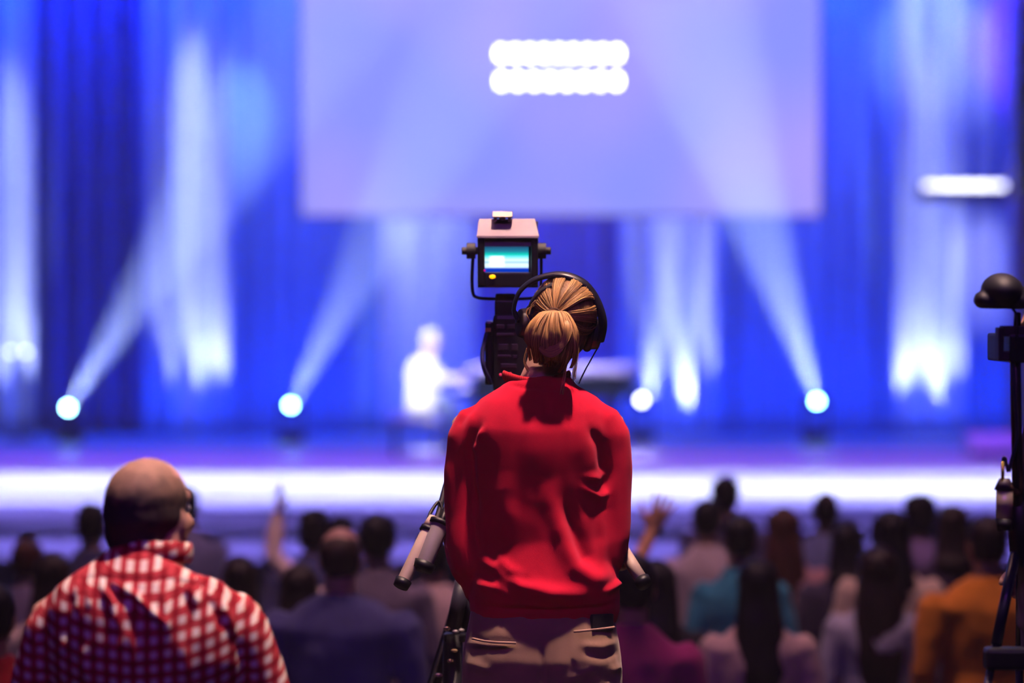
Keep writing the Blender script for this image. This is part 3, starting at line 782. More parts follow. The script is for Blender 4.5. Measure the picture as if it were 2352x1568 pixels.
    tr = mobj('trousers', remesh(bm, .0065, 3, folds(fl, .003, 16, 4)), fabric((.34, .20, .135), .95), root)
    # back pocket edges and the dark wallet standing out of the right one
    bm = bmesh.new(); tube(bm, [p(1318, 1450, -.148), p(1360, 1446, -.138), p(1412, 1440, -.105)], .003, 6); obj('pocket_edge', bm, fabric((.4, .25, .18)), tr, True)
    bm = bmesh.new(); tube(bm, [p(1085, 1466, -.108), p(1130, 1474, -.142), p(1185, 1476, -.150)], .003, 6); obj('pocket_edge', bm, fabric((.4, .25, .18)), tr, True)
    for sd in (-1, 1):
        bm = bmesh.new(); x_ = p(1248+sd*90, 1560).x+sd*.02
        loft(bm, [(x_, YW-.08, PLZ+.045), (x_+sd*.005, YW+.05, PLZ+.05), (x_+sd*.01, YW+.18, PLZ+.035)], [(.042, .042), (.048, .046), (.04, .03)], 14, capr=.6); obj('shoe', bm, plain((.5, .5, .5), .6), root, True)
    # --- hair: strands swept over the skull to a knot, then a looped bun
    skc = hc + Rm @ Vector((0, -.008, .026)); rx, ry, rz = .080, .098, .090
    knot = p(1272, 722, -.083)
    hm = hair_m((.66, .36, .13), True)
    bm = bmesh.new()
    def on_skull(d, k=1.0):
        d = Vector(d).normalized(); return skc + Rm @ Vector((d.x*rx*k, d.y*ry*k, d.z*rz*k))
    kd = Rm.inverted() @ (knot-skc); kd = Vector((kd.x/rx, kd.y/ry, kd.z/rz)).normalized()
    rng = random.Random(3)
    # underlying scalp of hair
    us = bmesh.new(); ell(us, skc, (rx*.985, ry*.985, rz*.985), Rm.to_4x4(), 4)
    ell(us, hc + Rm @ Vector((0, -.036, -.02)), (.064, .062, .075), Rm.to_4x4(), 3)
    # strands
    a0 = kd.orthogonal().normalized(); a1 = kd.cross(a0)
    for i in range(1300):
        th = 2*PI*(i+rng.random())/1300
        e = a0*math.cos(th) + a1*math.sin(th)
        start = (kd*math.cos(2.05) + e*math.sin(2.05)).normalized()
        reach = (1.25 if start.z < -.25 else 1.95)*rng.uniform(.8, 1.0)
        lock = int(th*11/(2*PI)*3)
        lr = random.Random(lock*7+1)
        w = rng.uniform(.0005, .0012); lift = rng.uniform(.995, 1.03) + lr.uniform(0, .045) + .008*math.sin(th*37)
        bend = lr.uniform(-.25, .25) + rng.uniform(-.05, .05)
        pts = []; N = 12
        for k in range(N+1):
            t_ = k/N; an = reach*(1-t_); bb = bend*math.sin(PI*t_)
            q = kd*math.cos(an) + (e*math.cos(bb) + kd.cross(e)*math.sin(bb))*math.sin(an)
            pts.append(on_skull(q, lift))
        pts.append(knot + (Rm @ e)*rng.uniform(.003, .012))
        loft(bm, pts, [w*(.5+.5*min(1, 6*k/len(pts))) for k in range(len(pts))], 4, capr=0)
    # short hair at the nape drawn up
    for i in range(150):
        u = rng.uniform(-1, 1); st = p(1262+u*47, 838-abs(u)*14+rng.uniform(-8, 6), -.035-.02*(1-u*u))
        mid = p(1264+u*52, 790, -.048-.022*(1-u*u)) + Vector((0, 0, rng.uniform(-.004, .004))); en = p(1270+u*18, 742, -.092)
        loft(bm, cr([st, mid, en], 5), [rng.uniform(.0008, .0016)]*11, 4, capr=0)
    # bun: locks leave the knot, swell, and fold back under at different lengths
    us2 = bmesh.new()
    ell(us2, p(1266, 768, -.105), (.050, .038, .056), Euler((0, R(8), 0)).to_matrix().to_4x4(), 3); ell(us2, p(1268, 735, -.10), (.034, .03, .026), None, 3)
    for L in range(34):
        u = -1 + 2*(L+rng.random())/34; lenf = rng.uniform(.62, 1.05); sway = rng.uniform(-10, 10); dep = rng.uniform(.0, .012)
        fold = rng.random() < .75
        for k_ in range(30):
            a = rng.uniform(-1, 1); v = rng.random(); uu = u + a*.09
            w = math.sqrt(max(.05, 1-uu*uu*.8))
            j_ = rng.uniform(-1, 1)*3
            dd = dep + .004*(1-a*a)
            k0 = knot + Vector((uu*.010, -.010, .006))
            b1 = p(1272+uu*30, 718, -.098-.020*w-dd)
            b2 = p(1267+uu*52+sway*.4, 718+38*lenf, -.104-.034*w-dd)
            b3 = p(1265+uu*55+sway+j_, 718+78*lenf, -.100-.036*w-dd)
            if fold: b4 = p(1266+uu*36+sway*.5+j_, 718+108*lenf, -.092-.022*w-dd*.5); b5 = p(1268+uu*18, 718+96*lenf, -.07)
            else: b4 = p(1266+uu*44+sway*1.5+j_, 718+112*lenf, -.085-.020*w-dd); b5 = p(1262+uu*34+sway*2, 718+132*lenf, -.075)
            pts = cr([k0, b1, b2, b3, b4, b5], 4); r_ = rng.uniform(.0006, .0013)
            loft(bm, pts, [r_]*len(pts), 4, capr=0)
    # a few locks coiled across it
    for L in range(5):
        x_a = rng.uniform(-12, 12)
        for k_ in range(26):
            a = rng.uniform(-1, 1)
            pts = cr([p(1296+a*3, 722+L*3, -.125), p(1312-L*3+a*3, 748+x_a*.3+a*2, -.139-.003*L), p(1300-L*2+a*4, 782+L*3+a*4, -.148), p(1268, 800+L*4+a*5, -.147), p(1240+a*2, 792+L*3+a*4, -.135), p(1226, 770+a*4, -.115)], 4)
            loft(bm, pts, [rng.uniform(.0006, .0012)]*len(pts), 4, capr=0)
    # crossing locks over the bun
    for i in range(0):
        v = rng.random()*.9
        pts = cr([p(1290+8*v, 718, -.118-.01*v), p(1312-10*v, 750, -.137-.006*v), p(1306-16*v, 790, -.138-.006*v), p(1270, 806-20*v, -.142), p(1236, 782-20*v, -.132)], 4)
        loft(bm, pts, [.0014]*len(pts), 4, capr=0)
    # flyaways and the loose strand on the right
    for st, mi, en in (((1315, 752, -.07), (1327, 800, -.08), (1316, 872, -.08)), ((1316, 760, -.07), (1322, 820, -.075), (1320, 868, -.075)), ((1300, 800, -.06), (1298, 850, -.08), (1290, 905, -.10)),
                       ((1215, 722, -.05), (1222, 700, -.05), (1232, 690, -.05)), ((1218, 740, -.05), (1208, 715, -.045), (1226, 700, -.045)), ((1290, 655, -.02), (1310, 640, -.01), (1330, 645, 0)), ((1210, 800, -.04), (1204, 830, -.04), (1212, 850, -.04))):
        for j in range(5):
            jit = Vector((rng.uniform(-.002, .002), 0, rng.uniform(-.002, .002)))
            pts = cr([p(*st)+jit, p(*mi)+jit*1.5, p(*en)+jit*2], 5); loft(bm, pts, [.0007]*len(pts), 4, capr=0)
    us.from_mesh(to_mesh(us2)); ume = remesh(us, .006, 2)
    hme = to_mesh(bm, 'hair'); join_me(hme, [(ume, Matrix.Identity(4), 1)])
    hme.materials.append(hm); hme.materials.append(hair_m((.30, .16, .07)))
    mobj('hair', hme, None, root)
    bm = bmesh.new(); N = 20
    for q in (0, .006):
        pts = [knot + Vector((math.cos(2*PI*i/N)*.016, -.008-q, math.sin(2*PI*i/N)*.014)) for i in range(N+1)]
        loft(bm, pts, [.003]*len(pts), 8, capr=0)
    obj('hair_tie', bm, fabric((.15, .08, .05)), root, True)
    return root, hc, Rm
op, hc, Rm = operator()
p7 = lambda x, y, dy=0: at(x, y, YW+dy)

# wallet in the back pocket
b = bmesh.new(); c = p7(1381, 1428, -.086); box(b, c-Vector((.034, .008, .022)), c+Vector((.034, .008, .020)), Euler((0, R(2), R(40)))); tag(obj('wallet', b, plain((.012, .01, .02), .5), None, bevel=.004), 'dark wallet sticking out of the operator\'s right back pocket', 'wallet')

# headphones
t = thing('headphones', 'black over-ear headphones on the blonde operator\'s head', 'headphones', hc)
b = bmesh.new()
arc = [(1189, 735, .02), (1180, 712, .02), (1192, 672, .015), (1222, 645, .01), (1262, 632, .0), (1300, 632, -.01), (1338, 648, -.015), (1364, 678, -.015), (1380, 716, -.01), (1385, 750, 0), (1378, 782, .01)]
pts = cr([p7(*a) for a in arc], 5)
loft(b, pts, [(.0045+.0065*(i/len(pts)), .017) for i in range(len(pts))], 12, ref=(1, 0, 0), capr=.2)
obj('headband', b, plain((.015, .014, .03), .35), t, True)
b = bmesh.new()
pts = cr([p7(*a) for a in [(1212, 716, .005), (1222, 690, -.005), (1246, 664, -.02), (1280, 650, -.028), (1316, 658, -.03), (1345, 685, -.03), (1360, 720, -.02), (1366, 745, -.01)]], 5)
loft(b, pts, [(.003, .012)]*len(pts), 10, capr=.2); obj('inner_strap', b, plain((.02, .018, .03), .6), t, True)
for (x, y, dy, sgn, col) in ((1204, 742, .03, -1, (.06, .035, .03)), (1368, 768, .03, 1, (.012, .012, .03))):
    c = p7(x, y, dy); ax = Rm @ Vector((sgn, -.12, -.05)); ax.normalize()
    b = bmesh.new(); cyl(b, c-ax*.008, c+ax*.014, .040, .034, 28); e_ = obj('ear_cup', b, plain(col, .4), t, True, .003)
    b = bmesh.new(); q = ax.to_track_quat('Z', 'Y').to_matrix()
    pts = [c - ax*.014 + q @ Vector((math.cos(2*PI*i/24)*.031, math.sin(2*PI*i/24)*.036, 0)) for i in range(25)]
    loft(b, pts, [.011]*25, 10, capr=0); obj('ear_cushion', b, plain((.015, .013, .02), .7), t, True)
    b = bmesh.new(); top_ = p7(1180, 712, .02) if sgn < 0 else p7(1384, 738, 0)
    tube(b, [top_, c+ax*.02+Vector((0, 0, .02)), c+ax*.016], .0045, 8); obj('slider', b, plain((.1, .1, .12), .3, .6), t, True)
b = bmesh.new(); tube(b, [p7(1372, 800, .02), p7(1352, 835, .03), p7(1338, 862, .0), p7(1330, 880, -.06)], .0018, 6); obj('cable', b, blk, t, True)

# risers under the two camera people (below the picture)
stage_ply = plain((.06, .05, .05), .8, name='riser_plywood')
b = bmesh.new(); box(b, (-.9, 6.6, 0), (1.0, 8.9, PLZ)); tag(obj('camera_riser', b, stage_ply, None, bevel=.01), 'black platform the operator and her camera tripod stand on', 'riser')

# ------------------------------------------------------------------ studio camera
YC = 7.5
pc_ = lambda x, y, dy=0: at(x, y, YC+dy)
sc_ = S(YC)
t = thing('video_camera', 'black studio video camera with a lit viewfinder screen, left of the operator\'s head', 'camera', pc_(1160, 890, .3))
Zc = lambda y: pc_(1160, y).z
bk = plain((.007, .007, .012), .42, bump=.1)
# viewfinder housing
vfc = pc_(1166, 590)
rot = Euler((0, R(1.2), 0))
b = bmesh.new()
xa, xb = pc_(1097, 590).x, pc_(1236, 590).x
yb_ = YC
prof = [(yb_+.015, Zc(541)), (yb_-.035, Zc(546)), (yb_-.02, Zc(566)), (yb_-.012, Zc(640)), (yb_+.005, Zc(660)), (yb_+.15, Zc(655)), (yb_+.17, Zc(530)), (yb_+.12, Zc(503)), (yb_+.06, Zc(502))]
# body with a recess for the screen: four walls and a back
def walls(bm, x0, x1, z0, z1, y0, y1, w):
    box(bm, (x0, y0, z0), (x0+w, y1, z1)); box(bm, (x1-w, y0, z0), (x1, y1, z1)); box(bm, (x0+w, y0, z0), (x1-w, y1, z0+w)); box(bm, (x0+w, y0, z1-w), (x1-w, y1, z1))
prism(b, [(yb_+.02, Zc(536)), (yb_+.02, Zc(660)), (yb_+.15, Zc(652)), (yb_+.17, Zc(530)), (yb_+.12, Zc(505))], xa, xb)
vf = obj('viewfinder_housing', b, bk, t, bevel=.006)
b = bmesh.new()
x_l, x_r = xa, xb
box(b, (x_l, yb_-.025, Zc(655)), (x_l+.019, yb_+.02, Zc(545))); box(b, (x_r-.019, yb_-.025, Zc(655)), (x_r, yb_+.02, Zc(545)))
box(b, (x_l+.018, yb_-.025, Zc(660)), (x_r-.018, yb_+.02, Zc(625)))
obj('screen_bezel', b, bk, vf, bevel=.005)
# sun hood: sloped grey-brown panel above, second panel under its lip
gm = plain((.40, .32, .36), .55, bump=.1)
b = bmesh.new(); prism(b, [(yb_-.028, Zc(542)), (yb_-.028, Zc(547)), (yb_+.05, Zc(512)), (yb_+.13, Zc(508)), (yb_+.13, Zc(501)), (yb_+.045, Zc(501))], xa-.002, xb+.002)
for v in b.verts:
    if v.co.z > Zc(520): v.co.x += (.012 if v.co.x < vfc.x-.03 else -.020)*.5
obj('sun_hood', b, gm, vf, bevel=.002)
b = bmesh.new(); prism(b, [(yb_-.004, Zc(548)), (yb_-.022, Zc(566)), (yb_-.016, Zc(566)), (yb_+.004, Zc(548))], xa+.012, xb-.006); obj('hood_inner_panel', b, plain((.26, .22, .26), .35), vf)
b = bmesh.new(); box(b, (xa+.001, yb_-.027, Zc(549)), (xb-.001, yb_-.005, Zc(542))); obj('hood_lip', b, bk, vf, bevel=.001)
# screen: cyan-white picture of the stage
m, nt, bs = nmat('viewfinder_picture')
vec = coords(nt, 'Object')
sep = nt.nodes.new('ShaderNodeSeparateXYZ'); lnk(nt, vec, sep.inputs[0])
zmid = (Zc(568)+Zc(622))/2 - wloc(t).z
mr = nt.nodes.new('ShaderNodeMapRange'); lnk(nt, sep.outputs['Z'], mr.inputs['Value'])
mr.inputs['From Min'].default_value = Zc(628)-wloc(t).z; mr.inputs['From Max'].default_value = Zc(566)-wloc(t).z
r = nt.nodes.new('ShaderNodeValToRGB'); cr_ = r.color_ramp
cr_.elements[0].position = 0; cr_.elements[0].color = (.0, .02, .35, 1); cr_.elements[1].position = 1; cr_.elements[1].color = (.01, .06, .16, 1)
for pos, colr in ((.18, (.0, .04, .5)), (.24, (.6, .8, 1)), (.34, (.75, .95, 1)), (.42, (.35, .6, 1)), (.50, (.7, 1, 1)), (.62, (.15, .8, .9)), (.70, (.0, .6, .5)), (.82, (.01, .2, .3))):
    e_ = cr_.elements.new(pos); e_.color = (*colr, 1)
lnk(nt, mr.outputs[0], r.inputs['Fac'])
bs.inputs['Base Color'].default_value = (.02, .02, .02, 1); bs.inputs['Roughness'].default_value = .1
# bright performer patch on the screen, and light lines
px_n = nt.nodes.new('ShaderNodeMapRange'); lnk(nt, sep.outputs['X'], px_n.inputs['Value'])
px_n.inputs['From Min'].default_value = pc_(1113, 600).x-wloc(t).x; px_n.inputs['From Max'].default_value = pc_(1213, 600).x-wloc(t).x
r2 = nt.nodes.new('ShaderNodeValToRGB'); c2 = r2.color_ramp; c2.elements[0].position = .08; c2.elements[0].color = (0, 0, 0, 1); c2.elements[1].position = .48; c2.elements[1].color = (0, 0, 0, 1)
for pos, v in ((.18, 1), (.40, 1)): e_ = c2.elements.new(pos); e_.color = (v, v, v, 1)
lnk(nt, px_n.outputs[0], r2.inputs['Fac'])
r3 = nt.nodes.new('ShaderNodeValToRGB'); c3 = r3.color_ramp; c3.elements[0].position = .24; c3.elements[0].color = (0, 0, 0, 1); c3.elements[1].position = .68; c3.elements[1].color = (0, 0, 0, 1)
for pos, v in ((.28, 1), (.60, 1)): e_ = c3.elements.new(pos); e_.color = (v, v, v, 1)
lnk(nt, mr.outputs[0], r3.inputs['Fac'])
mu = nt.nodes.new('ShaderNodeMath'); mu.operation = 'MULTIPLY'; lnk(nt, r2.outputs['Color'], mu.inputs[0]); lnk(nt, r3.outputs['Color'], mu.inputs[1])
mx = nt.nodes.new('ShaderNodeMixRGB'); lnk(nt, mu.outputs[0], mx.inputs['Fac']); lnk(nt, r.outputs['Color'], mx.inputs['Color1']); mx.inputs['Color2'].default_value = (1.3, 1.4, 1.4, 1)
lnk(nt, mx.outputs[0], bs.inputs['Emission Color']); bs.inputs['Emission Strength'].default_value = 1.25
b = bmesh.new(); box(b, (pc_(1112, 600).x, yb_+.012, Zc(628)), (pc_(1214, 600).x, yb_+.019, Zc(566))); obj('viewfinder_screen', b, m, vf)
b = bmesh.new(); c = pc_(1131, 635, -.027); ell(b, c, (.0085, .004, .0055), sub=2); obj('tally_light', b, emit((1, .35, .0), 2.2), vf, True)
b = bmesh.new(); c = pc_(1113, 621, -.026); ell(b, c, (.003, .002, .003), sub=2); obj('indicator_light', b, emit((.8, .0, .3), .6), vf, True)
# cream clip on top
b = bmesh.new(); x0_, x1_ = pc_(1131, 500).x, pc_(1177, 500).x
prism(b, [(yb_-.01, Zc(498)), (yb_-.005, Zc(495)), (yb_+.04, Zc(484)), (yb_+.07, Zc(484)), (yb_+.07, Zc(498))], x0_, x1_); box(b, (x0_+.004, yb_+.005, Zc(508)), (x0_+.012, yb_+.05, Zc(495))); box(b, (x1_-.012, yb_+.005, Zc(508)), (x1_-.004, yb_+.05, Zc(495)))
box(b, (x0_+.018, yb_+.01, Zc(505)), (x1_-.018, yb_+.04, Zc(496)))
obj('accessory_shoe', b, plain((.75, .6, .5), .6), vf, bevel=.002)
# knobs and U-shaped yoke
for xk, sgn in ((1082, -1), (1244, 1)):
    c = pc_(xk, 576, .06); b = bmesh.new(); cyl(b, c-Vector((.012, 0, 0)), c+Vector((.012, 0, 0)), .021, n=24)
    cyl(b, c-Vector((.025, 0, 0)), c+Vector((.025, 0, 0)), .010, n=16)
    obj('tilt_knob', b, plain((.035, .03, .03), .6), vf, bevel=.002)
b = bmesh.new(); pts = [pc_(1086, 590, .06), pc_(1084, 640, .06), pc_(1086, 672, .06), pc_(1096, 683, .06), pc_(1130, 686, .06), pc_(1200, 686, .06), pc_(1232, 682, .06), pc_(1241, 668, .06), pc_(1243, 630, .06), pc_(1243, 590, .06)]
tube(b, pts, .0042, 8, 5); obj('yoke', b, bk, vf, True)
# mast and body
b = bmesh.new()
box(b, pc_(1138, 700, .03)-Vector((0, 0, 0)), pc_(1184, 674, .1)); box(b, (pc_(1136, 700).x, yb_+.02, Zc(726)), (pc_(1180, 700).x, yb_+.12, Zc(690)))
obj('viewfinder_mount', b, bk, t, bevel=.004)
b = bmesh.new()
box(b, (pc_(1132, 700).x, yb_+.0, Zc(900)), (pc_(1222, 700).x, yb_+.42, Zc(722)))
cam_b = obj('camera_body', b, bk, t, bevel=.012)
b = bmesh.new(); box(b, (pc_(1114, 700).x, yb_+.03, Zc(885)), (pc_(1133, 700).x, yb_+.34, Zc(738))); obj('side_panel', b, plain((.02, .02, .03), .3), t, bevel=.006)
for i, (x, y, w, h) in enumerate(((1140, 745, 18, 10), (1165, 745, 18, 10), (1140, 765, 40, 6), (1145, 790, 22, 14), (1175, 790, 14, 14), (1143, 815, 30, 5), (1178, 815, 10, 8), (1150, 835, 36, 10))):
    b = bmesh.new(); box(b, (pc_(x, y).x, yb_-.005, Zc(y+h)), (pc_(x+w, y).x, yb_+.004, Zc(y))); obj('button', b, plain((.03, .015, .035), .3), cam_b, bevel=.001)
for x, y in ((1150, 860), (1172, 858)):
    b = bmesh.new(); ell(b, pc_(x, y, -.002), (.004, .002, .004), sub=2); obj('status_light', b, emit((.7, .02, .08), .7), cam_b, True)
b = bmesh.new(); box(b, (pc_(1114, 750).x, yb_+.015, Zc(762)), (pc_(1127, 750).x, yb_+.03, Zc(753))); obj('connector', b, plain((.7, .5, .2), .4, .6), t)
# side dark blue handle strap / cables on the left
b = bmesh.new(); tube(b, [pc_(1118, 765, .02), pc_(1108, 810, .0), pc_(1112, 845, -.01), pc_(1128, 880, .01)], .006, 8); obj('side_cable', b, plain((.03, .03, .1), .25), t, True)
b = bmesh.new(); tube(b, [pc_(1230, 690, .05), pc_(1222, 720, .04), pc_(1214, 760, .02)], .004, 8); obj('side_cable', b, bk, t, True)
# lens in front
b = bmesh.new(); lx = pc_(1176, 800).x; lz = Zc(810)
cyl(b, (lx, yb_+.42, lz), (lx, yb_+.62, lz), .05); cyl(b, (lx, yb_+.6, lz), (lx, yb_+.74, lz), .062, .07); obj('lens', b, bk, t, True)

# ------------------------------------------------------------------ tripod under the camera
tx, ty = pc_(1182, 900).x, 7.78
zh = Zc(905)
t = thing('tripod', 'black camera tripod with pan handles in front of the operator in red', 'tripod', (tx, ty, PLZ))
b = bmesh.new(); box(b, (tx-.06, ty-.16, zh-.03), (tx+.06, ty+.16, zh+.004)); box(b, (tx-.05, ty-.06, zh-.14), (tx+.05, ty+.06, zh-.03)); cyl(b, (tx, ty, zh-.24), (tx, ty, zh-.14), .06, .045)
obj('pan_head', b, bk, t, bevel=.006)
for ang in (200, 320, 80):
    a = R(ang); top_ = Vector((tx+math.cos(a)*.05, ty+math.sin(a)*.05, zh-.24)); ft = Vector((tx+math.cos(a)*.42, ty+math.sin(a)*.42, PLZ+.02))
    mid = top_.lerp(ft, .55)
    b = bmesh.new(); side = Vector((-math.sin(a), math.cos(a), 0))*.022
    cyl(b, top_+side, mid+side, .012); cyl(b, top_-side, mid-side, .012); cyl(b, top_.lerp(ft, .35), ft, .014)
    l_ = obj('leg', b, bk, t, True)
    b = bmesh.new(); box(b, mid-Vector((.035, .025, .03)), mid+Vector((.035, .025, .03))); obj('leg_clamp', b, bk, l_, bevel=.005)
    b = bmesh.new(); cyl(b, mid+Vector((-.05, -.02, .0)), mid+Vector((-.03, -.02, 0)), .01); obj('clamp_lever', b, plain((.6, .45, .35), .3, .8), l_, True)
    b = bmesh.new(); ell(b, ft+Vector((0, 0, .0)), (.025, .025, .02), sub=2); obj('rubber_foot', b, blk, l_, True)
tan = plain((.60, .44, .36), .35)
hp0 = Vector((tx-.05, ty-.05, zh-.08))
for k, (a, c, e, rad, colr, lab) in enumerate((((1004, 1190, .12), (984, 1215, .1), (926, 1335, .04), .0165, (.50, .38, .31), 'tan grip'), ((1026, 1165, .14), (1012, 1200, .10), (974, 1296, .06), .0225, (.26, .21, .23), 'grey grip'))):
    A_, C_, E_ = at(*a[:2], 7.0+a[2]), at(*c[:2], 7.0+c[2]), at(*e[:2], 7.0+e[2])
    b = bmesh.new(); tube(b, [hp0, hp0.lerp(A_, .6)+Vector((-.02, 0, .03)), A_, C_], .008, 10); hdl = obj('pan_handle', b, bk, t, True)
    b = bmesh.new(); d_ = (E_-C_).normalized(); cyl(b, C_, E_, rad, n=28); g_ = obj('handle_grip', b, plain(colr, .4), hdl, True, .001)
    b = bmesh.new(); cyl(b, E_-d_*.004, E_+d_*.016, rad*1.3, rad*1.15, 28); obj('end_cap', b, bk, hdl, True)
    b = bmesh.new(); cyl(b, C_-d_*.004, C_+d_*.008, rad*1.25, n=28); obj('grip_collar', b, bk, hdl, True)
    if k == 0:
        b = bmesh.new(); cyl(b, C_-d_*.035, C_-d_*.004, rad*.8, rad*1.1, 24); obj('thumb_control', b, plain((.6, .46, .36), .4), hdl, True)
b = bmesh.new(); A_, E_ = at(1430, 1262, 7.2), at(1474, 1332, 7.14); d_ = (E_-A_).normalized()
tube(b, [Vector((tx+.05, ty-.05, zh-.08)), at(1400, 1150, 7.4), A_-d_*.02, A_], .008, 10); hdl = obj('pan_handle', b, bk, t, True)
b = bmesh.new(); cyl(b, A_, E_, .0165, n=28); obj('handle_grip', b, plain((.50, .38, .31), .4), hdl, True)
b = bmesh.new(); cyl(b, E_-d_*.002, E_+d_*.018, .022, .019, 28); obj('end_cap', b, bk, hdl, True)
b = bmesh.new(); tube(b, [at(1016, 1172, 7.15), at(1008, 1152, 7.16), at(990, 1175, 7.14), at(978, 1210, 7.11)], .0045, 8); obj('control_cable', b, bk, t, True)
# monopod column piece with clamps seen left of the trousers
t = thing('equipment_stand', 'dark upright stand with shiny clamp bolts left of the operator\'s khaki trousers', 'stand', (at(1040, 1500, 7.45).x, 7.45, PLZ))
q = lambda x, y, dy=0: at(x, y, 7.45+dy)
b = bmesh.new(); cyl(b, q(1062, 1335), q(1040, 1450), .020); obj('upper_tube', b, plain((.03, .025, .05), .4), t, True)
b = bmesh.new(); cyl(b, q(1086, 1340, .03), q(1072, 1450, .03), .016); obj('upper_tube', b, plain((.03, .025, .05), .4), t, True)
base = Vector((q(1040, 1500).x, 7.45, PLZ))
b = bmesh.new(); cyl(b, q(1040, 1455), base+Vector((0, 0, .03)), .026, .03); obj('column', b, bk, t, True)
b = bmesh.new(); cyl(b, base, base+Vector((0, 0, .03)), .16, .15, 32); obj('base', b, bk, t, True)
b = bmesh.new(); box(b, q(1020, 1475, -.02), q(1072, 1450, .04)); obj('clamp', b, bk, t, bevel=.006)
for x, y, w, colr in ((1027, 1443, 10, (.6, .42, .3)), (1046, 1450, 9, (.75, .7, .75)), (1060, 1447, 8, (.6, .55, .6)), (1043, 1494, 9, (.7, .5, .3)), (1035, 1517, 9, (.7, .5, .3)), (1008, 1550, 12, (.5, .35, .33))):
    b = bmesh.new(); ell(b, q(x, y, -.035), (w*.0011, .008, .0055), sub=2); obj('clamp_bolt', b, plain(colr, .25, .7), t, True)

# ------------------------------------------------------------------ man in the checked shirt
YM = 5.85
PM = .52
def checked_man():
    p = lambda x, y, dy=0: at(x, y, YM+dy)
    s = S(YM)
    x0 = p(345, 1300).x
    root = thing('person', 'man in a red and white checked shirt with close-cropped hair, lower left', 'person', (x0, YM, PM))
    hc = p(343, 1182, .02); Rm = Euler((R(10), R(4), R(-24))).to_matrix()
    bm = bmesh.new(); head_pieces(bm, hc, Rm, 1.06)
    loft(bm, [p(342, 1345, 0), p(345, 1300, -.005), p(350, 1255, -.005), p(352, 1215, .0)], [(.1, .075), (.071, .066), (.066, .064), (.062, .062)], 18)
    loft(bm, [p(340, 1950), p(340, 1800), p(340, 1600, .01), p(340, 1450), p(342, 1370), p(345, 1320)], [(.17, .12), (.18, .14), (.17, .13), (.19, .13), (.18, .1), (.08, .06)], 20)
    arms = {-1: [(135, 1405, 0), (95, 1560, .0), (55, 1700, .02), (120, 1740, .2), (180, 1720, .32)], 1: [(540, 1405, 0), (585, 1560, .0), (630, 1700, .02), (560, 1740, .2), (480, 1720, .32)]}
    A = {k: [p(*a) for a in v] for k, v in arms.items()}
    for v in A.values():
        loft(bm, v[:3], [.055, .05, .042], 12); loft(bm, v[2:], [.042, .04, .03], 12)
    for sd in (-1, 1):
        hip = Vector((x0+sd*.1, YM, PM+.88)); kn = Vector((x0+sd*.11, YM+.01, PM+.48)); an = Vector((x0+sd*.115, YM-.01, PM+.09))
        loft(bm, [hip, kn, an], [.09, .058, .04], 14); loft(bm, [an+Vector((0, -.04, -.045)), an+Vector((0, .17, -.055))], [.037, .03], 12)
    me = remesh(bm, .008, 3); me.materials.clear()
    for mm in (skin((.55, .30, .24)), eye_w, eye_d): me.materials.append(mm)
    ex = eyes_list(hc, Rm, 1.06) + [(HANDS['relax'], hand_mx(A[sd][-1], A[sd][-2], (0, .2, -1), (-sd, 0, 0)), 0) for sd in (-1, 1)]
    join_me(me, ex); mobj('body', me, None, root)
    # shirt
    bm = bmesh.new()
    def ring(y, xa, xb, ry, dy=0): return (p((xa+xb)/2, y, dy), ((xb-xa)/2*s, ry))
    rr = [ring(2010, 120, 560, .15), ring(1900, 118, 565, .165), ring(1760, 118, 570, .165), ring(1600, 120, 572, .16), ring(1500, 112, 578, .165, -.01), ring(1440, 104, 570, .16, -.015), ring(1390, 108, 560, .145, -.02),
          ring(1355, 128, 545, .128, -.02), ring(1325, 166, 508, .108, -.02), ring(1300, 222, 455, .09, -.015), ring(1284, 258, 432, .08, -.01)]
    loft(bm, [r_[0] for r_ in rr], [r_[1] for r_ in rr], 36, capr=.05)
    loft(bm, [p(168, 1408, -.012), p(128, 1455, -.01), p(98, 1540, 0), p(70, 1640, .01), p(55, 1705, .02)], [.066, .066, .062, .058, .056], 16)
    loft(bm, [p(510, 1406, -.012), p(548, 1455, -.01), p(585, 1540, 0), p(618, 1640, .01), p(632, 1705, .02)], [.066, .066, .062, .058, .056], 16)
    for sd in (-1, 1): loft(bm, [A[sd][2], A[sd][3], A[sd][3].lerp(A[sd][4], .7)], [.055, .05, .042], 14)
    fl = [([(232, 1335), (262, 1390), (275, 1450)], 7, .012), ([(240, 1335), (290, 1385)], 6, -.012), ([(262, 1340), (310, 1370), (345, 1405), (385, 1440)], 8, .020), ([(285, 1350), (320, 1410)], 9, -.012),
          ([(370, 1345), (385, 1420), (380, 1470)], 8, .009), ([(420, 1350), (440, 1400), (438, 1450)], 7, -.010), ([(430, 1345), (455, 1390)], 6, .009), ([(470, 1360), (500, 1410), (512, 1450)], 7, -.010),
          ([(170, 1355), (150, 1420), (145, 1480)], 8, -.013), ([(185, 1350), (180, 1410)], 7, .009), ([(205, 1345), (208, 1400)], 7, .008),
          ([(500, 1375), (530, 1430), (542, 1500)], 8, .010), ([(525, 1440), (560, 1520), (580, 1600)], 9, -.008), ([(160, 1330), (220, 1326), (300, 1330), (380, 1330), (450, 1340), (520, 1368)], 4, -.005),
          ([(110, 1440), (85, 1520)], 9, -.008), ([(300, 1440), (310, 1540)], 14, .006), ([(420, 1470), (430, 1568)], 14, .006), ([(190, 1480), (200, 1568)], 12, .006)]
    me = remesh(bm, .0065, 9, folds(fl, .004, 11, 6))
    m, nt, bs = nmat('red_gingham')
    geo = nt.nodes.new('ShaderNodeTexCoord'); sp = nt.nodes.new('ShaderNodeSeparateXYZ'); lnk(nt, geo.outputs['Object'], sp.inputs[0])
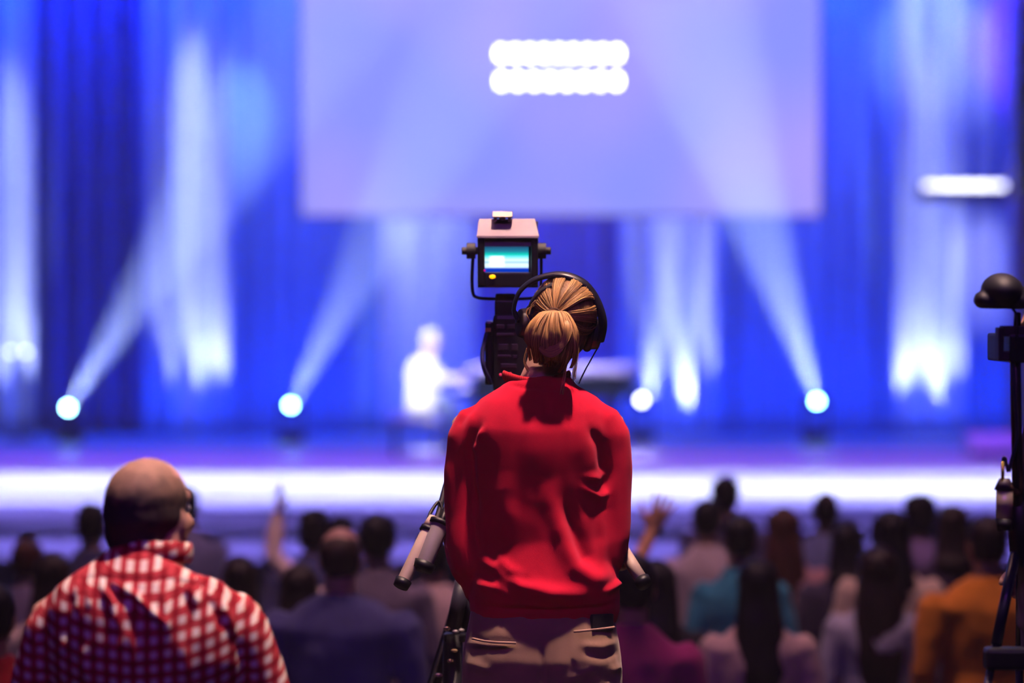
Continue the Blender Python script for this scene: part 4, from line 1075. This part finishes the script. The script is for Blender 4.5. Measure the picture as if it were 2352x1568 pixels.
    def stripe(vn, per, ph):
        m1 = nt.nodes.new('ShaderNodeMath'); m1.operation = 'MULTIPLY_ADD'; lnk(nt, vn, m1.inputs[0]); m1.inputs[1].default_value = 1/per; m1.inputs[2].default_value = ph
        m2 = nt.nodes.new('ShaderNodeMath'); m2.operation = 'FRACT'; lnk(nt, m1.outputs[0], m2.inputs[0])
        m3 = nt.nodes.new('ShaderNodeMath'); m3.operation = 'GREATER_THAN'; lnk(nt, m2.outputs[0], m3.inputs[0]); m3.inputs[1].default_value = .5
        return m3.outputs[0]
    vz = nt.nodes.new('ShaderNodeMath'); vz.operation = 'MULTIPLY_ADD'; lnk(nt, sp.outputs['Y'], vz.inputs[0]); vz.inputs[1].default_value = -.5; lnk(nt, sp.outputs['Z'], vz.inputs[2])
    s1 = stripe(sp.outputs['X'], .0272, .2); s2 = stripe(vz.outputs[0], .0285, .3)
    ad = nt.nodes.new('ShaderNodeMath'); ad.operation = 'ADD'; lnk(nt, s1, ad.inputs[0]); lnk(nt, s2, ad.inputs[1])
    hf = nt.nodes.new('ShaderNodeMath'); hf.operation = 'MULTIPLY'; lnk(nt, ad.outputs[0], hf.inputs[0]); hf.inputs[1].default_value = .5
    r = nt.nodes.new('ShaderNodeValToRGB'); r.color_ramp.interpolation = 'CONSTANT'
    r.color_ramp.elements[0].color = (.80, .70, .66, 1); r.color_ramp.elements[1].position = .25; r.color_ramp.elements[1].color = (.50, .05, .07, 1); e_ = r.color_ramp.elements.new(.75); e_.color = (.27, .006, .02, 1)
    lnk(nt, hf.outputs[0], r.inputs['Fac']); lnk(nt, r.outputs['Color'], bs.inputs['Base Color']); bs.inputs['Roughness'].default_value = .9; bs.inputs['Specular IOR Level'].default_value = .2
    sh = mobj('shirt', me, m, root)
    # fold-down collar
    bm = bmesh.new(); c = p(348, 1283, -.005); pts = []
    for i in range(33):
        a = 2*PI*i/32; pts.append(c + Vector((math.cos(a)*.079, math.sin(a)*.076, .012 - .01*math.sin(a))))
    loft(bm, pts, [(.007, .022)]*33, 10, ref=(1, 0, 0), capr=0)
    obj('collar', bm, m, sh, True)
    # trousers and shoes
    bm = bmesh.new(); P = lambda a, b_, c_: Vector((x0+a, YM+b_, PM+c_))
    loft(bm, [P(0, 0, .8), P(0, 0, .9), P(0, 0, .98)], [(.18, .13), (.19, .14), (.185, .135)], 20, capr=.1)
    for sd in (-1, 1): loft(bm, [P(sd*.1, 0, .88), P(sd*.11, .01, .48), P(sd*.115, -.01, .085)], [.105, .075, .06], 14, capr=.1)
    mobj('trousers', remesh(bm, .012, 2, wrinkle(.005, 12, 1)), fabric((.03, .03, .06)), root)
    for sd in (-1, 1):
        bm = bmesh.new(); loft(bm, [P(sd*.115, -.08, .045), P(sd*.12, .05, .05), P(sd*.125, .19, .035)], [(.045, .045), (.05, .048), (.042, .03)], 14, capr=.6); obj('shoe', bm, plain((.03, .03, .03), .5), root, True)
    # cropped hair: thin on the crown, dark round the sides and nape
    bm = bmesh.new(); k = 1.06
    def E(c_, r_): ell(bm, hc + Rm @ (Vector(c_)*k), [a*k for a in r_], Rm.to_4x4())
    E((0, -.012, .028), (.0775, .0905, .0868)); E((0, -.018, .008), (.080, .088, .076)); E((0, -.036, -.018), (.071, .068, .072))
    hmm, nt, bs = nmat('cropped_hair'); bs.inputs['Roughness'].default_value = .7
    
    tcx = nt.nodes.new('ShaderNodeTexCoord'); sxyz = nt.nodes.new('ShaderNodeSeparateXYZ'); lnk(nt, tcx.outputs['Object'], sxyz.inputs[0])
    nz = nt.nodes.new('ShaderNodeTexNoise'); nz.inputs['Scale'].default_value = 45; lnk(nt, tcx.outputs['Object'], nz.inputs['Vector'])
    ma = nt.nodes.new('ShaderNodeMath'); ma.operation = 'MULTIPLY_ADD'; lnk(nt, nz.outputs['Fac'], ma.inputs[0]); ma.inputs[1].default_value = .07; lnk(nt, sxyz.outputs['Z'], ma.inputs[2])
    mrg = nt.nodes.new('ShaderNodeMapRange'); lnk(nt, ma.outputs[0], mrg.inputs['Value']); zt_ = hc.z-PM
    mrg.inputs['From Min'].default_value = zt_+.035+.025; mrg.inputs['From Max'].default_value = zt_+.035+.115
    rmp = nt.nodes.new('ShaderNodeValToRGB'); rmp.color_ramp.elements[0].color = (.035, .02, .022, 1); rmp.color_ramp.elements[1].color = (.42, .24, .17, 1)
    lnk(nt, mrg.outputs[0], rmp.inputs['Fac']); lnk(nt, rmp.outputs['Color'], bs.inputs['Base Color']); add_bump(nt, bs, 320, .5, dist=.003)
    mobj('hair', remesh(bm, .006, 1, wrinkle(.002, 50, 1)), hmm, root)
    return root, hc, Rm
man, mhc, mRm = checked_man()
b = bmesh.new(); box(b, (-1.5, 5.1, 0), (-.35, 6.45, PM)); tag(obj('step_platform', b, stage_ply, None, bevel=.01), 'low dark platform under the man in the checked shirt', 'riser')
pm = lambda x, y, dy=0: at(x, y, YM+dy)
t = thing('headset', 'thin dark headset worn by the man in the checked shirt', 'headset', mhc)
b = bmesh.new(); pts = cr([pm(*a) for a in [(408, 1172, .0), (396, 1125, -.01), (388, 1090, -.01), (366, 1072, .0), (338, 1064, .01), (304, 1074, .03), (280, 1110, .05), (268, 1160, .06)]], 5)
loft(b, pts, [(.0035, .0075)]*len(pts), 10, capr=.2); obj('headband', b, plain((.01, .012, .06), .35), t, True)
b = bmesh.new(); c = pm(407, 1166, -.0); ell(b, c, (.014, .022, .024), sub=3); obj('earpiece', b, plain((.25, .12, .12), .5), t, True)
b = bmesh.new(); ell(b, pm(402, 1167, -.03), (.006, .006, .006), sub=2); obj('indicator_light', b, emit((1, .08, .05), 1.0), t, True)
b = bmesh.new(); c = pm(268, 1166, .06); ell(b, c, (.012, .02, .022), sub=3); obj('earpiece', b, plain((.02, .02, .03), .5), t, True)

# ------------------------------------------------------------------ second camera position, cut by the right edge
YR = 6.45
pr = lambda x, y, dy=0: at(x, y, YR+dy)
t = thing('video_camera', 'black camera with domed eyepiece hood on a stand at the right edge', 'camera', pr(2345, 790))
b = bmesh.new()
ell(b, pr(2302, 668, .03), (.048, .07, .041), Euler((0, R(8), 0)).to_matrix().to_4x4(), 4)
ell(b, pr(2336, 690, .05), (.045, .07, .034), None, 4)
loft(b, [pr(2292, 692, .03), pr(2264, 690, .02), pr(2248, 686, .02)], [(.028, .045), (.022, .036), (.0185, .03)], 20, ref=(0, 0, 1))
me = remesh(b, .004, 3)
bm = bmesh.new(); bm.from_mesh(me); zcut = pr(2300, 708).z
for v in bm.verts:
    if v.co.z < zcut: v.co.z = zcut + (v.co.z-zcut)*.1
bm.to_mesh(me); bm.free()
me.materials.clear()
mobj('viewfinder_hood', me, plain((.012, .011, .02), .55), t)
b = bmesh.new(); x0_, x1_ = pr(2294, 700).x, pr(2420, 700).x; z0_, z1_ = pr(2300, 829).z, pr(2300, 752).z
box(b, (x0_, YR, z0_), (x0_+.012, YR+.05, z1_)); box(b, (x0_+.01, YR, z1_-.020), (x1_, YR+.05, z1_+.004)); box(b, (x0_+.01, YR, z0_), (x1_, YR+.05, z0_+.022))
obj('bracket', b, plain((.03, .022, .03), .5), t, bevel=.003)
b = bmesh.new(); box(b, (pr(2318, 700).x, YR-.01, z0_-.004), (pr(2420, 700).x, YR+.3, z1_-.015)); obj('camera_body', b, bk, t, bevel=.006)
b = bmesh.new(); cyl(b, pr(2338, 720, .05), pr(2336, 755, .03), .008); obj('hood_arm', b, bk, t, True)
b = bmesh.new(); tube(b, [pr(2325, 708, .02), pr(2334, 722, .0), pr(2336, 760, -.01), pr(2334, 800, -.01)], .003, 8); obj('cable', b, blk, t, True)
t = thing('tripod', 'black tripod legs and upright of the camera stand at the right edge', 'tripod', (pr(2336, 900).x, YR, PLZ))
b = bmesh.new(); loft(b, [pr(2333, 828, .02), pr(2335, 1000, .02), pr(2338, 1160, .02)], [.0125, .0125, .013], 14); obj('upright', b, bk, t, True)
b = bmesh.new(); tube(b, [pr(2326, 830, 0), pr(2330, 900, -.01), pr(2336, 1000, -.01), pr(2322, 1060, -.01), pr(2316, 1082, -.01), pr(2308, 1052, -.01), pr(2304, 1060, -.01), pr(2303, 1112, -.01)], .0042, 8); obj('control_cable', b, plain((.02, .02, .06), .3), t, True)
b = bmesh.new(); tube(b, [pr(2342, 830, 0), pr(2341, 950, 0), pr(2340, 1050, 0), pr(2342, 1120, 0)], .003, 8); obj('control_cable', b, blk, t, True)
# zoom grip
b = bmesh.new(); tube(b, [pr(2352, 1135, .05), pr(2330, 1130, .0), pr(2316, 1122, -.01)], .009, 10); arm_ = obj('pan_handle', b, bk, t, True)
b = bmesh.new(); cyl(b, pr(2307, 1195, -.02), pr(2307, 1118, -.02), .019, n=28); obj('handle_grip', b, plain((.5, .4, .34), .28, .5), arm_, True)
b = bmesh.new(); cyl(b, pr(2307, 1124, -.02), pr(2307, 1098, -.02), .0235, .012, 28); obj('grip_cap', b, plain((.05, .035, .05), .4), arm_, True)
b = bmesh.new(); cyl(b, pr(2307, 1218, -.02), pr(2307, 1190, -.02), .017, .0195, 28); obj('end_cap', b, bk, arm_, True)
b = bmesh.new(); cyl(b, pr(2303, 1108, -.03), pr(2303, 1060, -.03), .004, n=12); obj('cable_plug', b, plain((.75, .55, .15), .25, .8), arm_, True)
hub = pr(2342, 1200, .03)
b = bmesh.new(); loft(b, [pr(2342, 1150, .03), pr(2342, 1200, .03), pr(2343, 1290, .03)], [.02, .03, .022], 16); obj('hub', b, bk, t, True)
for (x1q, y1q, lab) in ((2288, 1480, 0), (2341, 1480, 0), (2420, 1480, 0)):
    tp = pr(2332 if x1q < 2300 else (2341 if x1q < 2400 else 2356), 1270, .02 if x1q != 2341 else .1); md = pr(x1q, y1q, -.05 if x1q != 2341 else .2)
    d_ = (md-tp); ft = tp + d_*((tp.z-PLZ-.021)/(tp.z-md.z))
    b = bmesh.new(); cyl(b, tp, md, .0125 if x1q != 2341 else .008); cyl(b, md, ft, .009); l_ = obj('leg', b, plain((.015, .015, .04), .3), t, True)
    b = bmesh.new(); ell(b, ft, (.03, .03, .02), sub=2); obj('rubber_foot', b, blk, l_, True)
b = bmesh.new(); box(b, pr(2266, 1540, -.09), pr(2352, 1482, -.03)); obj('spreader', b, bk, t, bevel=.01)
# the person working it, only a sliver of skin shows
xr = pr(2492, 700).x
b = bmesh.new(); box(b, (1.02, 5.4, 0), (2.9, 7.6, PLZ)); tag(obj('camera_riser', b, stage_ply, None, bevel=.01), 'black platform under the second camera position at the right edge', 'riser')
person('second camera operator in dark clothing, face and hand barely showing at the right edge', xr, YR+.12, 1.70, 'short', DK, (.05, .03, .05), sk=(.75, .4, .3), zf=PLZ+.002, turn=90, group=None,
       arms={-1: ((-.24, .0, 1.10), (-.17, .05, 1.16), 'grip'), 1: ((.24, -.02, 1.10), (.20, .05, 1.0), 'grip')})

# ------------------------------------------------------------------ lights
LB = (.0, .04, 1.0); LW = (.42, .52, 1.0); PU = (.35, .06, 1.0)
# blue wash on the drapes, from battens above and from the floor in front of them
area('blue_wash_top', (0, 36.9, 8.6), (0, 38.2, 4.5), LB, 2700, 15, .3)
area('blue_wash_low', (1, 37.0, 1.2), (1, 38.2, 3.4), LB, 260, 14, .1)
def up(px, dy, power, half, zt=3.4, col=LW, zl=1.0, sx=.45, Y=37.8):
    x = at(px, 700, Y).x
    spot('drape_uplight', (x, Y-dy, zl), (x, Y+.02, zt), col, power, half*2, .7, .05, (sx, 1, 1))
for a in ((8, .34, 600, 20), (55, .32, 800, 22), (385, .42, 500, 18), (448, .34, 850, 20), (500, .32, 850, 21),
          (1500, .32, 650, 22), (1572, .30, 1000, 24), (1622, .4, 500, 18),
          (2078, .30, 750, 26), (2142, .30, 950, 24), (2190, .32, 550, 22)):
    up(*a)
for px, pw in ((905, 1000), (965, 850), (1040, 900)):
    x = at(px, 700, 37.8).x; spot('drape_downlight', (x, 36.95, 6.2), (x, 37.8, 3.1), LW, pw, 17, .8, .06)
# soft washes higher up
spot('drape_wash_light', (at(440, 0, 35.5).x, 35.4, 9.5), at(440, 430, 38), (.42, .52, 1), 4200, 26, 1, .05, (.30, 1, 1))
spot('drape_wash_light', (at(560, 0, 34).x, 34.5, 8.5), at(560, 260, 38), (.3, .5, 1), 1500, 18, 1, .05, (.7, 1, 1))
spot('drape_wash_light', (at(30, 0, 35.5).x, 35.4, 9.5), at(30, 520, 38), (.42, .52, 1), 3000, 26, 1, .05, (.30, 1, 1))
spot('drape_wash_light', (at(1560, 0, 35.5).x, 37.1, 8), at(1560, 640, 37.8), (.42, .52, 1), 900, 14, 1, .05, (.6, 1, 1))
spot('drape_wash_light', (at(2150, 0, 34).x, 34.0, 9), at(2150, 100, 38), (.5, .65, 1), 1500, 24, 1)
spot('drape_wash_light', (at(2260, 0, 34).x, 34.0, 6), at(2270, 620, 38), (.4, .46, 1), 1500, 18, 1)
spot('drape_wash_light', (at(2140, 0, 35.5).x, 35.4, 9.5), at(2135, 600, 38), (.42, .50, 1), 3800, 30, 1, .05, (.26, 1, 1))
spot('purple_light', (at(2350, 0, 33).x, 34.0, 8), at(2350, 60, 37.5), (.11, .0, 1), 3500, 24, .8)
# stage floor
area('stage_floor_wash', (0, 27.3, 9), (0, 27.6, STZ), (.64, .68, 1), 850, 18, 1.2).data.spread = R(42)
area('stage_purple_wash', (0, 31.8, 8.5), (0, 31.6, STZ), PU, 260, 18, .6).data.spread = R(60)
area('stage_edge_wash', (0, 21.0, 8), (0, 24.5, .8), (.26, .2, 1), 600, 18, .5).data.spread = R(50)
spot('performer_spot', (-3.5, 24, 9), at(985, 850, YP), (.92, .94, 1), 20000, 6, .5)
spot('piano_light', (1.0, 31.5, 8), at(1250, 850, YP), (.62, .58, 1), 11000, 26, .8)
# hall: warm light over the camera positions and audience, plus added fills without real lamps
spot('house_light', (.85, 6.0, 10.5), (-.1, 6.7, 2.0), (1, .66, .54), 6000, 25, .6, .2)
area('house_light_audience', (0, 11.0, 11), (0, 12.4, 1), (1, .5, .5), 190, 8, 1.0).data.spread = R(100)
spot('added_magenta_fill', (-.8, -3, 9), (0, 6.6, 1.9), (.62, .10, .85), 560, 24, .6, .5)  # added fill, no real lamp there; lifts shaded backs towards magenta
area('added_blue_fill', (0, -3, 10), (0, 12, 1), (.02, .03, 1), 110, 10, 2)  # made-up blue fill from behind the camera, lifts the audience's dark tones
area('added_blue_rim_fill', (0, 18, 10), (0, 12, 1), (.05, .05, 1), 60, 14, 3)  # added blue fill from the stage side, rims the crowd

# ------------------------------------------------------------------ air: thin stage haze
w = bpy.data.worlds.new('world'); SC.world = w; w.use_nodes = True
nt = w.node_tree
nt.nodes['Background'].inputs['Color'].default_value = (0, 0, 0, 1)
vs = nt.nodes.new('ShaderNodeVolumeScatter'); vs.inputs['Density'].default_value = .0032; vs.inputs['Anisotropy'].default_value = .2
vs.inputs['Color'].default_value = (1, 1, 1, 1)
lnk(nt, vs.outputs[0], nt.nodes['World Output'].inputs['Volume'])

# ------------------------------------------------------------------ render look
SC.view_settings.view_transform = 'Standard'; SC.view_settings.look = 'None'; SC.view_settings.gamma = 1; SC.view_settings.exposure = 0
SC.view_settings.use_curve_mapping = False
c = SC.cycles
c.use_denoising = True
c.use_adaptive_sampling = True; c.adaptive_threshold = .09; c.adaptive_min_samples = 16; c.use_light_tree = False
c.max_bounces = 4; c.diffuse_bounces = 2; c.glossy_bounces = 2; c.transmission_bounces = 2; c.volume_bounces = 0
c.sample_clamp_indirect = 3; c.sample_clamp_direct = 0
c.caustics_reflective = False; c.caustics_refractive = False
